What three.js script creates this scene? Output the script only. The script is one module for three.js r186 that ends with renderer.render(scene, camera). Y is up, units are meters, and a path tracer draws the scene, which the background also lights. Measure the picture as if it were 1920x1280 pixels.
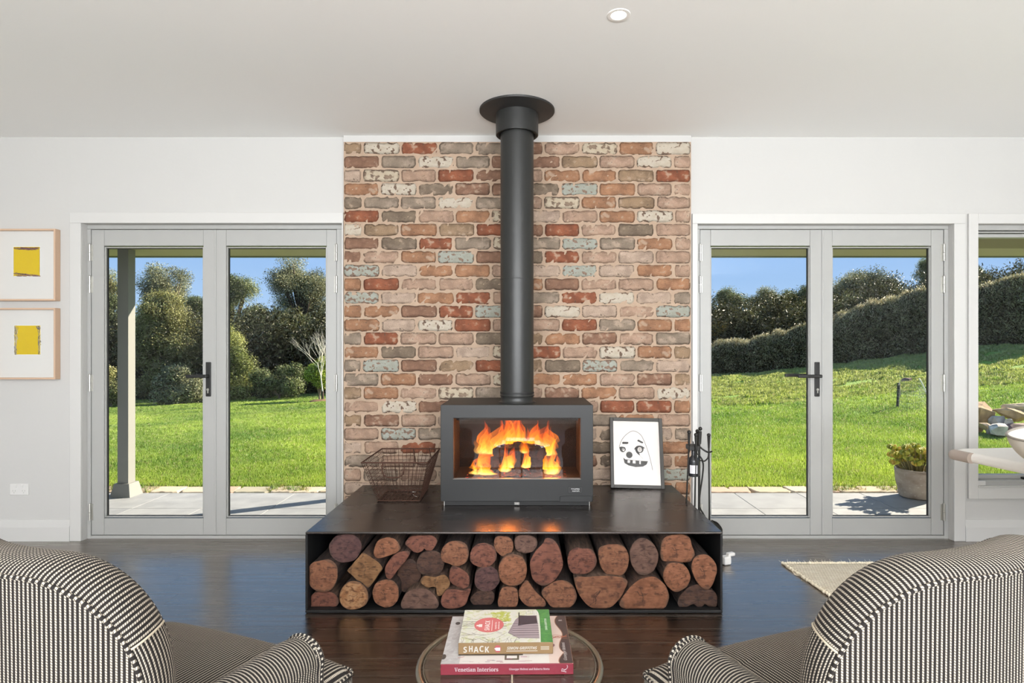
import * as THREE from 'three';
import { RoundedBoxGeometry } from 'three/addons/geometries/RoundedBoxGeometry.js';
import { mergeGeometries, mergeVertices, toCreasedNormals } from 'three/addons/utils/BufferGeometryUtils.js';
import { ImprovedNoise } from 'three/addons/math/ImprovedNoise.js';
import { ConvexGeometry } from 'three/addons/geometries/ConvexGeometry.js';
import { RectAreaLightUniformsLib } from 'three/addons/lights/RectAreaLightUniformsLib.js';

// ---------------------------------------------------------------- camera, sky, sun, large lights, exposure
const scene = new THREE.Scene();
const F = 1110, VX = 988, VY = 656, EYE = 1.275, CAMZ = 3.964;      // focal length and vanishing point in pixels; eye height; distance to the fireplace wall
const camera = new THREE.PerspectiveCamera(2 * Math.atan(640 / F) * 180 / Math.PI, 1.5, 0.05, 400);
camera.position.set(0, EYE, CAMZ);
camera.setViewOffset(1920, 1280, 960 - VX, 640 - VY, 1920, 1280);   // lens shift: the camera looks level and square at the wall
scene.add(camera);

const renderer = new THREE.WebGLRenderer({ antialias: true });
renderer.toneMapping = THREE.LinearToneMapping;
renderer.toneMappingExposure = 1.0;
renderer.shadowMap.enabled = true;
RectAreaLightUniformsLib.init();

// clear winter sky: the same in every direction round the horizon
{
  const w = 16, h = 256, d = new Float32Array(w * h * 4);
  const stops = [[-90, .16, .19, .12], [-4, .30, .34, .30], [0, .52, .72, .96], [8, .33, .55, .90], [25, .33, .53, .84], [50, .26, .44, .76], [90, .17, .34, .66]];
  for (let y = 0; y < h; y++) {
    const e = ((y + .5) / h - .5) * 180; let k = 0; while (k < stops.length - 2 && e > stops[k + 1][0]) k++;
    const a = stops[k], b = stops[k + 1], t = Math.min(1, Math.max(0, (e - a[0]) / (b[0] - a[0])));
    for (let x = 0; x < w; x++) for (let c = 0; c < 4; c++) d[(y * w + x) * 4 + c] = c === 3 ? 1 : a[c + 1] + (b[c + 1] - a[c + 1]) * t;
  }
  const t = new THREE.DataTexture(d, w, h, THREE.RGBAFormat, THREE.FloatType);
  t.mapping = THREE.EquirectangularReflectionMapping; t.magFilter = THREE.LinearFilter; t.wrapS = THREE.RepeatWrapping; t.needsUpdate = true;
  scene.background = t; scene.environment = t;
}
const sun = new THREE.DirectionalLight(0xfff0d8, 15.0);
const SUN_EL = 30 * Math.PI / 180;
sun.position.set(.875 * Math.cos(SUN_EL) * 60, Math.sin(SUN_EL) * 60, -.484 * Math.cos(SUN_EL) * 60 - 6);
sun.target.position.set(0, 0, -6); sun.shadow.radius = 1; sun.castShadow = true;
Object.assign(sun.shadow.camera, { left: -45, right: 45, top: 35, bottom: -35, near: 1, far: 160 });
scene.add(sun, sun.target);

function areaLight(name, w, h, color, intensity, pos, look) {
  const l = new THREE.RectAreaLight(color, intensity, w, h); l.name = name;
  l.position.set(...pos); l.lookAt(...look); scene.add(l); return l;
}
// fill panel added inside the unseen rear doors to brighten the room
areaLight('rear_fill', 5.2, 1.7, 0xf8f8f8, 1.25, [.4, 1.46, 7.36], [.4, 1.46, 0]);
// unseen panel added in mid-room, tilted up to brighten the ceiling
areaLight('ceiling_fill', 5.2, 1.7, 0xf3f5f8, 27.5, [.4, 1.6, 6.75], [.4, 2.8, 5.75]);

// ---------------------------------------------------------------- helpers
const PX = (px, z) => (px - VX) * (CAMZ - z) / F;                   // world x of a picture column at depth z
const PY = (py, z) => EYE - (py - VY) * (CAMZ - z) / F;             // world y of a picture row at depth z
const V = (x, y, z) => new THREE.Vector3(x, y, z);
function rng(seed) { let a = seed | 0; return () => { a = (a + 0x6d2b79f5) | 0; let t = Math.imul(a ^ (a >>> 15), 1 | a); t = (t + Math.imul(t ^ (t >>> 7), 61 | t)) ^ t; return ((t ^ (t >>> 14)) >>> 0) / 4294967296; }; }
const perlin = new ImprovedNoise();
const noise = (x, y, z = 0) => perlin.noise(x + 31.7, y + 17.3, z + 5.1);
const fbm = (x, y, z = 0, o = 4) => { let s = 0, a = .5; for (let i = 0; i < o; i++) { s += a * noise(x, y, z); x *= 2.03; y *= 2.03; z *= 2.03; a *= .5; } return s; };
const clamp = (x, a = 0, b = 1) => Math.min(b, Math.max(a, x));
const smooth = (a, b, x) => { const t = clamp((x - a) / (b - a)); return t * t * (3 - 2 * t); };
const mix = (a, b, t) => a + (b - a) * t;
const mix3 = (a, b, t) => [mix(a[0], b[0], t), mix(a[1], b[1], t), mix(a[2], b[2], t)];
const hex = (h) => [(h >> 16) & 255, (h >> 8) & 255, h & 255];
const used = {};
function numbered(name) { const n = used[name] = (used[name] ?? -1) + 1; return n ? name + '_' + String(n).padStart(3, '0') : name; }
function tag(o, label, category, group) { o.userData.label = label; if (category) o.userData.category = category; if (group) o.userData.group = group; return o; }
function thing(name, label, category, pos = [0, 0, 0], turn = 0, group) {
  const o = new THREE.Group(); o.name = numbered(name); o.position.set(...pos); o.rotation.y = turn; scene.add(o); return tag(o, label, category, group);
}
function part(name, geo, mat, parent, pos) {
  const m = new THREE.Mesh(geo, mat); m.name = parent === scene ? numbered(name) : name; m.castShadow = m.receiveShadow = true; if (pos) m.position.set(...pos);
  if (parent !== scene) { const c = parent.userData.count ??= {}; const n = c[name] = (c[name] ?? -1) + 1; if (n) m.name = name + '_' + String(n).padStart(3, '0'); }
  parent.add(m); return m;
}
function struct(name, geo, mat, parent = scene, pos) { const m = part(name, geo, mat, parent, pos); if (parent === scene) m.userData.kind = 'structure'; return m; }
function structGroup(name, pos = [0, 0, 0]) { const o = new THREE.Group(); o.name = numbered(name); o.position.set(...pos); o.userData.kind = 'structure'; scene.add(o); return o; }
function plain(g) { const n = g.index ? g.toNonIndexed() : g; for (const k of Object.keys(n.attributes)) if (!['position', 'normal', 'uv'].includes(k)) n.deleteAttribute(k); return n; }
const merge = (list) => mergeGeometries(list.map(plain));
// uv in metres from the dominant axis; swap turns the pattern by 90 degrees
function metric(g, swap = false, ou = 0, ov = 0) {
  const p = g.attributes.position, n = g.attributes.normal, uv = new Float32Array(p.count * 2);
  for (let i = 0; i < p.count; i++) {
    const x = p.getX(i), y = p.getY(i), z = p.getZ(i), ax = Math.abs(n.getX(i)), ay = Math.abs(n.getY(i)), az = Math.abs(n.getZ(i));
    let u, v; if (ay >= ax && ay >= az) { u = x; v = z; } else if (ax >= az) { u = z; v = y; } else { u = x; v = y; }
    uv[i * 2] = (swap ? v : u) + ou; uv[i * 2 + 1] = (swap ? u : v) + ov;
  }
  g.setAttribute('uv', new THREE.BufferAttribute(uv, 2)); return g;
}
const bx = (w, h, d, x, y, z, r = .003) => { const q = Math.min(r, w / 2.01, h / 2.01, d / 2.01); return metric(plain(q > 0 ? new RoundedBoxGeometry(w, h, d, 1, q) : new THREE.BoxGeometry(w, h, d)).translate(x, y, z)); };
const bb = (x0, x1, y0, y1, z0, z1, r = .003) => bx(Math.abs(x1 - x0), Math.abs(y1 - y0), Math.abs(z1 - z0), (x0 + x1) / 2, (y0 + y1) / 2, (z0 + z1) / 2, r);
const tube = (pts, r, seg = 24, rad = 8, closed = false) => new THREE.TubeGeometry(new THREE.CatmullRomCurve3(pts.map((p) => p.isVector3 ? p : V(...p)), closed, 'centripetal'), seg, r, rad, closed);
const rod = (a, b, r, rad = 8, r2 = r) => { const d = V(...b).sub(V(...a)), g = new THREE.CylinderGeometry(r2, r, d.length(), rad, 1); g.applyQuaternion(new THREE.Quaternion().setFromUnitVectors(V(0, 1, 0), d.clone().normalize())); return g.translate((a[0] + b[0]) / 2, (a[1] + b[1]) / 2, (a[2] + b[2]) / 2); };
const ball = (r, x, y, z, s = 14) => new THREE.SphereGeometry(r, s, Math.max(6, s - 4)).translate(x, y, z);
const lathe = (pts, seg = 48) => new THREE.LatheGeometry(pts.map((p) => new THREE.Vector2(...p)), seg);
// a closed grid surface from f(u, v) -> [x, y, z]; uvf gives its uv
function sheet(nu, nv, f, uvf = (u, v) => [u, v]) {
  const pos = [], uv = [], idx = [];
  for (let j = 0; j <= nv; j++) for (let i = 0; i <= nu; i++) { pos.push(...f(i / nu, j / nv)); uv.push(...uvf(i / nu, j / nv)); }
  for (let j = 0; j < nv; j++) for (let i = 0; i < nu; i++) { const a = j * (nu + 1) + i, b = a + 1, c = a + nu + 1, d = c + 1; idx.push(a, b, d, a, d, c); }
  const g = new THREE.BufferGeometry(); g.setAttribute('position', new THREE.Float32BufferAttribute(pos, 3)); g.setAttribute('uv', new THREE.Float32BufferAttribute(uv, 2)); g.setIndex(idx); g.computeVertexNormals(); return g;
}
// textures
function tex(w, h, f, { srgb = true, repeat } = {}) {
  const d = new Uint8Array(w * h * 4);
  for (let y = 0; y < h; y++) for (let x = 0; x < w; x++) { const c = f(x / w, y / h, x, y), o = (y * w + x) * 4; if (typeof c === 'number') { d[o] = d[o + 1] = d[o + 2] = clamp(c) * 255; } else { d[o] = clamp(c[0], 0, 255); d[o + 1] = clamp(c[1], 0, 255); d[o + 2] = clamp(c[2], 0, 255); } d[o + 3] = 255; }
  const t = new THREE.DataTexture(d, w, h); t.wrapS = t.wrapT = THREE.RepeatWrapping; t.magFilter = THREE.LinearFilter; t.minFilter = THREE.LinearMipmapLinearFilter; t.generateMipmaps = true;
  if (srgb) t.colorSpace = THREE.SRGBColorSpace; if (repeat) t.repeat.set(...repeat); t.needsUpdate = true; return t;
}
function canvasTex(w, h, draw) { const c = document.createElement('canvas'); c.width = w; c.height = h; draw(c.getContext('2d'), w, h); const t = new THREE.CanvasTexture(c); t.colorSpace = THREE.SRGBColorSpace; return t; }
// noise that repeats over the unit square
const tile = (f) => (u, v) => { const a = f(u, v), b = f(u - 1, v), c = f(u, v - 1), d = f(u - 1, v - 1); return mix(mix(a, b, u), mix(c, d, u), v); };
const std = (color, roughness = .6, more = {}) => new THREE.MeshStandardMaterial({ color, roughness, ...more });
const phys = (color, roughness = .6, more = {}) => new THREE.MeshPhysicalMaterial({ color, roughness, ...more });

// ---------------------------------------------------------------- shared materials
const grainT = tex(256, 256, (() => { const n = tile((u, v) => fbm(u * 9, v * 9, 2, 4)); return (u, v) => .5 + n(u, v) * .9; })(), { srgb: false });
const M = {
  wall: std(0xbfbebb, .85, { bumpMap: grainT.clone(), bumpScale: .0004 }),
  ceiling: std(0xf5f5f3, .9),
  trim: std(0xc6c5c2, .45),
  frame: std(0xa5a5a2, .42),
  steel: std(0xb9b8b2, .32, { metalness: .85 }),
  black: std(0x1c1c1b, .45),
  gasket: std(0x242424, .8),
  pane: phys(0xffffff, .0, { transmission: 1, thickness: 0, ior: 1.5, specularIntensity: .55 }),
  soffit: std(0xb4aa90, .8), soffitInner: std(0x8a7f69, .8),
  postpaint: std(0x7d7f7c, .6),
};
M.wall.bumpMap.repeat.set(4, 4); M.wall.bumpMap.needsUpdate = true;
// ---------------------------------------------------------------- the room
const XL = -4.6, XR = 5.4, ZB = 7.5, CEIL = 2.70;
const D1 = { x0: PX(155, 0), x1: PX(642, 0), top: PY(419, 0) }, D2 = { x0: PX(1307, 0), x1: PX(1786, 0), top: PY(420, 0) };
const WN = { x0: PX(1831, 0), x1: 4.55, y0: PY(912, 0), top: PY(420, 0) };
{
  const T = -.2, seg = [];
  const w = (x0, x1, y0, y1) => seg.push(bb(x0, x1, y0, y1, T, 0, 0));
  w(XL - .2, D1.x0, -.1, CEIL + .1); w(D1.x0, D1.x1, D1.top, CEIL + .1); w(D1.x1, D2.x0, -.1, CEIL + .1);
  w(D2.x0, D2.x1, D2.top, CEIL + .1); w(D2.x1, WN.x0, -.1, CEIL + .1); w(WN.x0, WN.x1, -.1, WN.y0); w(WN.x0, WN.x1, WN.top, CEIL + .1); w(WN.x1, XR + .2, -.1, CEIL + .1);
  struct('wall_back', merge(seg), M.wall);
  // side walls; rear wall with a wide glazed opening (both outside the frame; added area lights light the room)
  struct('wall_left', bb(XL - .2, XL, -.1, CEIL + .1, 0, ZB, 0), M.wall);
  struct('wall_right', bb(XR, XR + .2, -.1, CEIL + .1, 0, ZB, 0), M.wall);
  struct('wall_rear', merge([bb(XL - .2, -2.2, -.1, CEIL + .1, ZB, ZB + .2, 0), bb(3.0, XR + .2, -.1, CEIL + .1, ZB, ZB + .2, 0), bb(-2.2, 3.0, 2.34, CEIL + .1, ZB, ZB + .2, 0), bb(-2.2, 3.0, -.1, .2, ZB, ZB + .2, 0)]), M.wall);
  struct('ceiling', bb(XL - .2, XR + .2, CEIL, CEIL + .15, -.0, ZB + .2, 0), M.ceiling);
  const rw = structGroup('window_2'); rw.userData.kind = 'structure';
  for (let i = 0; i < 5; i++) { const q = (i === 0 ? .03 : i === 4 ? -.03 : 0), x = -2.2 + i * 1.3 + q; part('mullion', bb(x - .03, x + .03, .2, 2.34, ZB + .05, ZB + .12), M.frame, rw); }
  for (let i = 0; i < 4; i++) part('glass_pane', new THREE.PlaneGeometry(1.24, 2.14).translate(-1.55 + i * 1.3, 1.27, ZB + .08), M.pane, rw);
}
// floor: dark stained boards running along the fireplace wall, each a board of its own as far back as the camera sees
{
  const wood = (seed, a, b) => { const r = rng(seed), o = r() * 50; const lines = tile((u, v) => fbm(u * 3 + o, v * 46 + o, 1, 4)), big = tile((u, v) => fbm(u * 2 + o, v * 3, 7, 3));
    return tex(512, 256, (u, v) => { const g = .5 + lines(u, v) * 1.0 + big(u, v) * .5; return mix3(hex(a), hex(b), clamp(g)); }); };
  const rough = tex(256, 256, (() => { const n = tile((u, v) => fbm(u * 3, v * 40, 3, 4)); return (u, v) => .5 + n(u, v) * .55; })(), { srgb: false });
  const bump = tex(256, 256, (() => { const n = tile((u, v) => fbm(u * 3, v * 60, 9, 4)); return (u, v) => .5 + n(u, v); })(), { srgb: false });
  const mats = [[11, 0x1c1613, 0x2c2420], [12, 0x19130f, 0x28201c], [13, 0x1f1815, 0x30261f]].map(([s, a, b]) => phys(0xffffff, .6, { map: wood(s, a, b), roughnessMap: rough, bumpMap: bump, bumpScale: .0003, clearcoat: 1, clearcoatRoughness: .26, ior: 2.333, specularColor: new THREE.Color(0xffe6c8) }));
  const fl = struct('floor', merge([bb(XL, XR, -.12, -.02, -.2, 3.7, 0), bb(XL, XR, -.12, 0, 3.7, ZB, 0)]), mats[0]);
  const r = rng(77), bw = .13;
  for (let k = 0; k < 28; k++) {
    const z0 = -.045 + k * bw, z1 = Math.min(z0 + bw, 3.7); let x = XL - r() * 1.8;
    while (x < XR) { const len = 1.6 + r() * 1.1, a = Math.max(x, XL), b = Math.min(x + len, XR); x += len; if (b - a < .05) continue;
      const g = bb(a + .0002, b - .0002, -.02, 0, z0 + .0002, z1 - .0002, .0005), uv = g.attributes.uv, ou = r(), ov = r();
      for (let i = 0; i < uv.count; i++) uv.setXY(i, uv.getX(i) / 1.9 + ou, uv.getY(i) / .9 + ov);
      part('floor_board', g, mats[Math.floor(r() * 3)], fl); }
  }
}
// architraves and skirtings
{
  const z = .018, t = (name, list) => struct(name, merge(list), M.trim);
  const x1 = PX(134, 0), x2 = PX(645, 0);
  t('trim_1', [bb(x1, D1.x0, 0, D1.top, 0, z), bb(x1, x2, D1.top, PY(399, 0), 0, z), bb(D1.x1, x2, 0, D1.top, 0, z)]);
  const x3 = PX(1297, 0), x4 = PX(1807, 0);
  t('trim_2', [bb(x3, D2.x0, 0, D2.top, 0, z), bb(x3, x4, D2.top, PY(401, 0), 0, z), bb(D2.x1, x4, 0, D2.top, 0, z)]);
  const x5 = PX(1813, 0);
  t('trim_3', [bb(x5, WN.x0, PY(934, 0), PY(401, 0), 0, z), bb(WN.x0, WN.x1, WN.top, PY(401, 0), 0, z), bb(WN.x1, WN.x1 + .066, PY(934, 0), PY(401, 0), 0, z), bb(WN.x0, WN.x1, PY(934, 0), WN.y0, 0, z)]);
  const skirt = (x0, x1) => { const s = new THREE.Shape(); [[0, 0], [.02, 0], [.02, PY(987, 0)], [.008, PY(973, 0)], [0, PY(973, 0)]].forEach(([a, b], i) => i ? s.lineTo(a, b) : s.moveTo(a, b));
    return metric(plain(new THREE.ExtrudeGeometry(s, { depth: x1 - x0, bevelEnabled: false })).rotateY(Math.PI / 2).scale(1, 1, -1).translate(x0, 0, 0)); };
  const sk = (x0, x1) => { const g = skirt(x0, x1), p = g.attributes.position; for (let i = 0; i < p.count; i++) p.setZ(i, Math.abs(p.getZ(i))); const a = g.attributes.position.array; for (let i = 0; i < a.length; i += 9) { for (let c = 0; c < 3; c++) { const q = a[i + 3 + c]; a[i + 3 + c] = a[i + 6 + c]; a[i + 6 + c] = q; } } g.computeVertexNormals(); return g; };
  struct('baseboard_left', sk(XL, x1), M.trim);
  struct('baseboard_right', sk(x4, XR), M.trim);
  struct('trim_4', bb(PX(644, .03), PX(1296, .03), PY(265.5, .04), CEIL, 0, .032, .001), M.wall);
}
// glazed doors
function frenchDoor(name, D, f) {
  const zf = -.045, g = structGroup(name), X = (p) => PX(p, zf), Y = (p) => PY(p, zf), depth = .05;
  const top = D.top, fx0 = D.x0, fx1 = D.x1, leafTop = Y(430.5), leafBot = Y(1002.5);
  part('door_frame', merge([bb(fx0, X(f.leaf0) - .002, -.01, leafTop + .003, zf - .09, zf + .006), bb(X(f.leaf1) + .002, fx1, -.01, leafTop + .003, zf - .09, zf + .006), bb(fx0, fx1, leafTop + .003, top, zf - .09, zf + .006)]), M.frame, g);
  part('threshold', bb(fx0, fx1, -.01, leafBot - .004, zf - .12, zf + .004), M.frame, g);
  const leaf = (a, b, ga, gb, hingeX, handle) => {
    const x0 = X(a), x1 = X(b), g0 = X(ga), g1 = X(gb), gt = Y(464.5), gb_ = Y(968), rt = Y(460.5), rb = Y(971.5);
    const L = part('door_leaf', merge([bb(x0 + .001, g0 - .008, leafBot, leafTop, zf - depth, zf, .002), bb(g1 + .008, x1 - .001, leafBot, leafTop, zf - depth, zf, .002),
      bb(g0 - .007, g1 + .007, rt, leafTop, zf - depth, zf - .0008, .002), bb(g0 - .007, g1 + .007, leafBot, rb, zf - depth, zf - .0008, .002)]), M.frame, g);
    part('glazing_bead', merge([bb(g0 - .007, g0, gb_ - .007, gt + .007, zf - .03, zf - .005, .003), bb(g1, g1 + .007, gb_ - .007, gt + .007, zf - .03, zf - .005, .003), bb(g0, g1, gt, gt + .007, zf - .03, zf - .005, .003), bb(g0, g1, gb_ - .007, gb_, zf - .03, zf - .005, .003)]), M.frame, L);
    part('gasket', merge([bb(g0 - .001, g0 + .0035, gb_, gt, zf - .034, zf - .02, 0), bb(g1 - .0035, g1 + .001, gb_, gt, zf - .034, zf - .02, 0), bb(g0, g1, gt - .003, gt, zf - .034, zf - .02, 0), bb(g0, g1, gb_, gb_ + .002, zf - .034, zf - .02, 0)]), M.gasket, L);
    part('glass_pane', new THREE.PlaneGeometry(g1 - g0, gt - gb_).translate((g0 + g1) / 2, (gt + gb_) / 2, zf - .027), M.pane, L);
    for (const hy of f.hinge) { const y = Y(hy), hx = X(hingeX); part('hinge', merge([rod([hx, y - .055, zf + .008], [hx, y - .002, zf + .008], .0085, 12), rod([hx, y + .002, zf + .008], [hx, y + .055, zf + .008], .0085, 12), ball(.007, hx, y + .056, zf + .008, 8), bb(hx - .018, hx + .018, y - .055, y + .055, zf - .002, zf + .0035, .001)]), M.steel, L); }
    if (handle) {
      const hx = X(handle[0]), y0 = Y(743), y1 = Y(678.5), ly = Y(704.5), tip = X(handle[1]);
      part('handle_plate', merge([bb(hx - .017, hx + .017, y0, y1, zf, zf + .01, .004), new THREE.CylinderGeometry(.005, .005, .004, 10).rotateX(Math.PI / 2).translate(hx, y1 - .015, zf + .011), new THREE.CylinderGeometry(.005, .005, .004, 10).rotateX(Math.PI / 2).translate(hx, y0 + .013, zf + .011)]), M.black, L);
      part('handle_lever', merge([rod([hx, ly, zf + .008], [hx, ly, zf + .05], .011, 14), bb(tip, hx + .012, ly - .011, ly + .011, zf + .04, zf + .058, .006)]), M.black, L);
      part('handle_lever', merge([rod([hx, ly, zf - .05], [hx, ly, zf - .1], .011, 12), bb(tip - .02, hx + .012, ly - .011, ly + .011, zf - .115, zf - .097, .006)]), M.black, L);
      part('lock_cylinder', merge([new THREE.CylinderGeometry(.0085, .0085, .006, 14).rotateX(Math.PI / 2).translate(hx, y0 + .047, zf + .012), bb(hx - .004, hx + .004, y0 + .022, y0 + .047, zf + .009, zf + .015, .002)]), M.steel, L);
    }
  };
  leaf(f.leaf0, f.mid, f.g[0], f.g[1], f.hx[0], f.handle); leaf(f.mid, f.leaf1, f.g[2], f.g[3], f.hx[1], null);
  part('meeting_bead', bb(X(f.mid) - .006, X(f.mid) + .006, leafBot, leafTop, zf - .01, zf + .006, .003), M.frame, g);
}
frenchDoor('door_1', D1, { leaf0: 171.5, mid: 404, leaf1: 631, g: [197, 379, 426, 610], hx: [170, 631.5], hinge: [474, 533.5, 718, 959.5], handle: [391.5, 356] });
frenchDoor('door_2', D2, { leaf0: 1312.5, mid: 1542, leaf1: 1769, g: [1334.5, 1517, 1562.5, 1744], hx: [1312, 1768.5], hinge: [474, 533.5, 718, 959.5], handle: [1531.5, 1490] });
// the window at the right edge
{
  const g = structGroup('window_1'), zf = -.06, x0 = WN.x0, x1 = WN.x1, X = (p) => PX(p, zf), Y = (p) => PY(p, zf);
  part('window_frame', merge([bb(x0, x1, Y(433), WN.top, -.14, -.03), bb(x0, x1, Y(437), Y(433) - .004, -.14, zf + .01), bb(x0, x1, WN.y0, Y(897), -.14, -.005, .004), bb(x0, x0 + .02, WN.y0, WN.top, -.14, -.02), bb(x1 - .03, x1, WN.y0, WN.top, -.14, -.02)]), M.frame, g);
  part('window_sash', merge([bb(x0 + .02, x1 - .03, Y(445), Y(437) - .005, -.11, zf), bb(x0 + .02, x1 - .03, Y(897), Y(890), -.11, zf)]), M.frame, g);
  part('glass_pane', new THREE.PlaneGeometry(x1 - x0 - .05, Y(445) - Y(890)).translate((x0 + x1) / 2 - .005, (Y(445) + Y(890)) / 2, -.085), M.pane, g);
  part('window_sill', bb(x0, x1, WN.y0 - .0, WN.y0 + .008, -.06, .022, .003), M.trim, g);
  part('winder_cover', merge([bb(x0 - .004, x0 + .055, WN.y0 + .008, Y(897) , -.03, .015, .008), bb(x0, x0 + .03, Y(889), Y(882), -.05, -.02, .004)]), M.trim, g);
  part('stay_arm', rod([X(1841), Y(889), -.12], [X(1852), Y(880), -.3], .012, 10), std(0x3c463f, .5), g);
  part('winder_handle', bb(X(1913), X(1925), Y(899), Y(893), zf, zf + .03, .004), M.black, g);
}
// ---------------------------------------------------------------- recycled brick facing behind the stove
{
  const ZF = .04, tones = { r: 0x93593f, o: 0xaa7f61, b: 0x8f6d59, p: 0xb09480, g: 0x998a7a, d: 0x7f7060, m: 0xbba695, k: 0x988067 };
  const dust = hex(0xbfab98);
  // thin, broken dark line along the arris of an old brick
  const arris = (c, u, v, o) => { const e = Math.min(Math.min(u, 1 - u) * 3, Math.min(v, 1 - v)) + noise(u * 26 + o, v * 9, 7) * .05; return mix3(c, [84, 70, 60], (1 - smooth(.015, .06, e)) * smooth(-.25, .1, noise(u * 7 + o, v * 3, 40)) * .8); };
  const plainBrick = (base, seed, smear) => { const b = hex(base), o = seed * 13.7;
    return tex(240, 84, (u, v) => { const x = u * 2.6 + o, y = v * 1.0 + o; let c = mix3([b[0] * 1.06, b[1] * 1.06, b[2] * 1.06], [b[0] * .84, b[1] * .83, b[2] * .83], clamp(.45 + fbm(x, y, 1, 3) * 1.6));
      c = mix3(c, [b[0] * 1.05 + 12, b[1] * 1.03 + 14, b[2] * 1.02 + 16], smooth(.0, .4, fbm(x * 1.2, y * 1.6, 9, 3)) * .8);
      const sp = noise(u * 100 + o, v * 36, 3), fine = fbm(u * 40 + o, v * 15, 11, 3); c = c.map((k) => k * (1 + fine * .16)); c = mix3(c, [c[0] * .8, c[1] * .8, c[2] * .8], smooth(.35, .6, sp) * .5);
      c = mix3(c, dust, smooth(.14 - smear * .32, .4 - smear * .2, fbm(u * 5 + o, v * 2, 21, 5)) * (.6 + smear * .35));
      c = mix3(c, [86, 74, 64], smooth(.3, .38, fbm(u * 9 + o, v * 4, 33, 3)) * .5); return arris(c, u, v, o); }); };
  const paintBrick = (paint, under, seed, cover) => { const pc = hex(paint), b = hex(under), o = seed * 7.9;
    return tex(240, 84, (u, v) => { const n = fbm(u * 8 + o, v * 3.4, 4, 5), e = Math.min(Math.min(u, 1 - u) * 3, Math.min(v, 1 - v));
      let c = mix3(b, [b[0] * .78, b[1] * .78, b[2] * .78], clamp(.4 + fbm(u * 6 + o, v * 3, 2) * 1.4)); const t = smooth(-.02, .02, n + cover - (1 - smooth(.02, .16, e)) * .13);
      c = mix3(c, mix3(pc, [pc[0] * .93, pc[1] * .91, pc[2] * .88], clamp(.3 + fbm(u * 4 + o, v * 2, 8) * 1.3)), t); return arris(c, u, v, o); }); };
  const mats = {}; let sd = 1; const bumpB = tex(240, 84, (u, v) => .5 + fbm(u * 16, v * 6, 3, 5) * .8 - smooth(.25, .4, noise(u * 60, v * 22, 8)) * .3, { srgb: false });
  const mk = (t) => std(0xe0deda, .9, { map: t, bumpMap: bumpB, bumpScale: .003 });
  for (const k in tones) mats[k] = [0, 1].map((i) => mk(plainBrick(tones[k], sd++, i * .35)));
  mats.w = [.24, .17].map((c) => mk(paintBrick(0xcdc4b6, 0x8a7363, sd++, c)));
  mats.l = [.17, .09].map((c) => mk(paintBrick(0xabb0a8, 0x9a8070, sd++, c)));
  mats.c = [.14, .06].map((c) => mk(paintBrick(0xc9bda9, 0x94806f, sd++, c)));
  // worn brick shapes: unit size in x and y, front face at z = 0
  const NX = 15, NY = 7, shapes = [];
  for (let s = 0; s < 20; s++) { const o = s * 5.3, pos = [], uv = [], idx = [], half = s >= 14, ar = half ? 1.5 : 3.1;
    for (let j = 0; j < NY; j++) for (let i = 0; i < NX; i++) {
      const ring = Math.min(i, NX - 1 - i, j, NY - 1 - j), u = i <= 1 ? -1 : i >= NX - 2 ? 1 : -1 + 2 * (i - 1) / (NX - 3), v = j <= 1 ? -1 : j >= NY - 2 ? 1 : -1 + 2 * (j - 1) / (NY - 3);
      let sx = u, sy = v; const a = ring <= 1 ? 0 : 1;
      if (Math.abs(u) === 1) sx -= Math.sign(u) * ((.01 + .03 * (.5 + noise(o, v * 2.2, 1))) / ar * 3 + (Math.abs(v) > .99 ? .09 / ar * 2 : 0) - (noise(o + 9, v * 1.3, 4) > .3 ? 0 : 0));
      if (Math.abs(v) === 1) { sy -= Math.sign(v) * (.0 + .06 * (.5 + noise(u * ar * 2.4 + o, v * 3, 2)) + Math.max(0, noise(u * ar * .9 + o, v, 7) - .22) * .7); if (Math.abs(u) === 1) sy -= Math.sign(v) * .08; }
      if (ring === 0) { sx *= 1.0; sy *= 1.0; }
      let z = ring === 0 ? -.035 : ring === 1 ? -.0045 + noise(u * ar * 2 + o, v * 2, 3) * .0025 : noise(u * ar + o, v * 1.2, 6) * .0026 - (noise(u * ar * 1.2 + o, v * 2, 15) > .33 ? .004 : 0);
      pos.push(sx / 2, sy / 2, z); uv.push(half ? .25 + (u + 1) / 4 : (u + 1) / 2, (v + 1) / 2);
    }
    for (let j = 0; j < NY - 1; j++) for (let i = 0; i < NX - 1; i++) { const p = j * NX + i; idx.push(p, p + 1, p + NX + 1, p, p + NX + 1, p + NX); }
    const g = new THREE.BufferGeometry(); g.setAttribute('position', new THREE.Float32BufferAttribute(pos, 3)); g.setAttribute('uv', new THREE.Float32BufferAttribute(uv, 2)); g.setIndex(idx);
    // normals with the real proportions of a brick
    const q = g.clone().scale(half ? .11 : .232, .078, 1); q.computeVertexNormals(); const n = q.attributes.normal; for (let i = 0; i < n.count; i++) { const v = V(n.getX(i) * (half ? .11 : .232), n.getY(i) * .078, n.getZ(i)).normalize(); n.setXYZ(i, v.x, v.y, v.z); } g.setAttribute('normal', n);
    shapes.push(g);
  }
  // mortar bed, uneven, washing over some brick edges
  const x0 = PX(644, ZF), x1 = PX(1296, ZF), yT = PY(265.5, ZF), nx = 230, ny = 250;
  const mortarT = tex(256, 256, (() => { const a = tile((u, v) => fbm(u * 5, v * 5, 12, 4)), b = tile((u, v) => noise(u * 60, v * 60, 5)); return (u, v) => mix3(mix3(hex(0xc0aa96), hex(0xae9986), clamp(.5 + a(u, v) * 1.6)), hex(0xd0bdaa), clamp(b(u, v)) * .6); })());
  const mortarM = std(0xe8e4df, .95, { map: mortarT, bumpMap: grainT, bumpScale: .002 });
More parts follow.
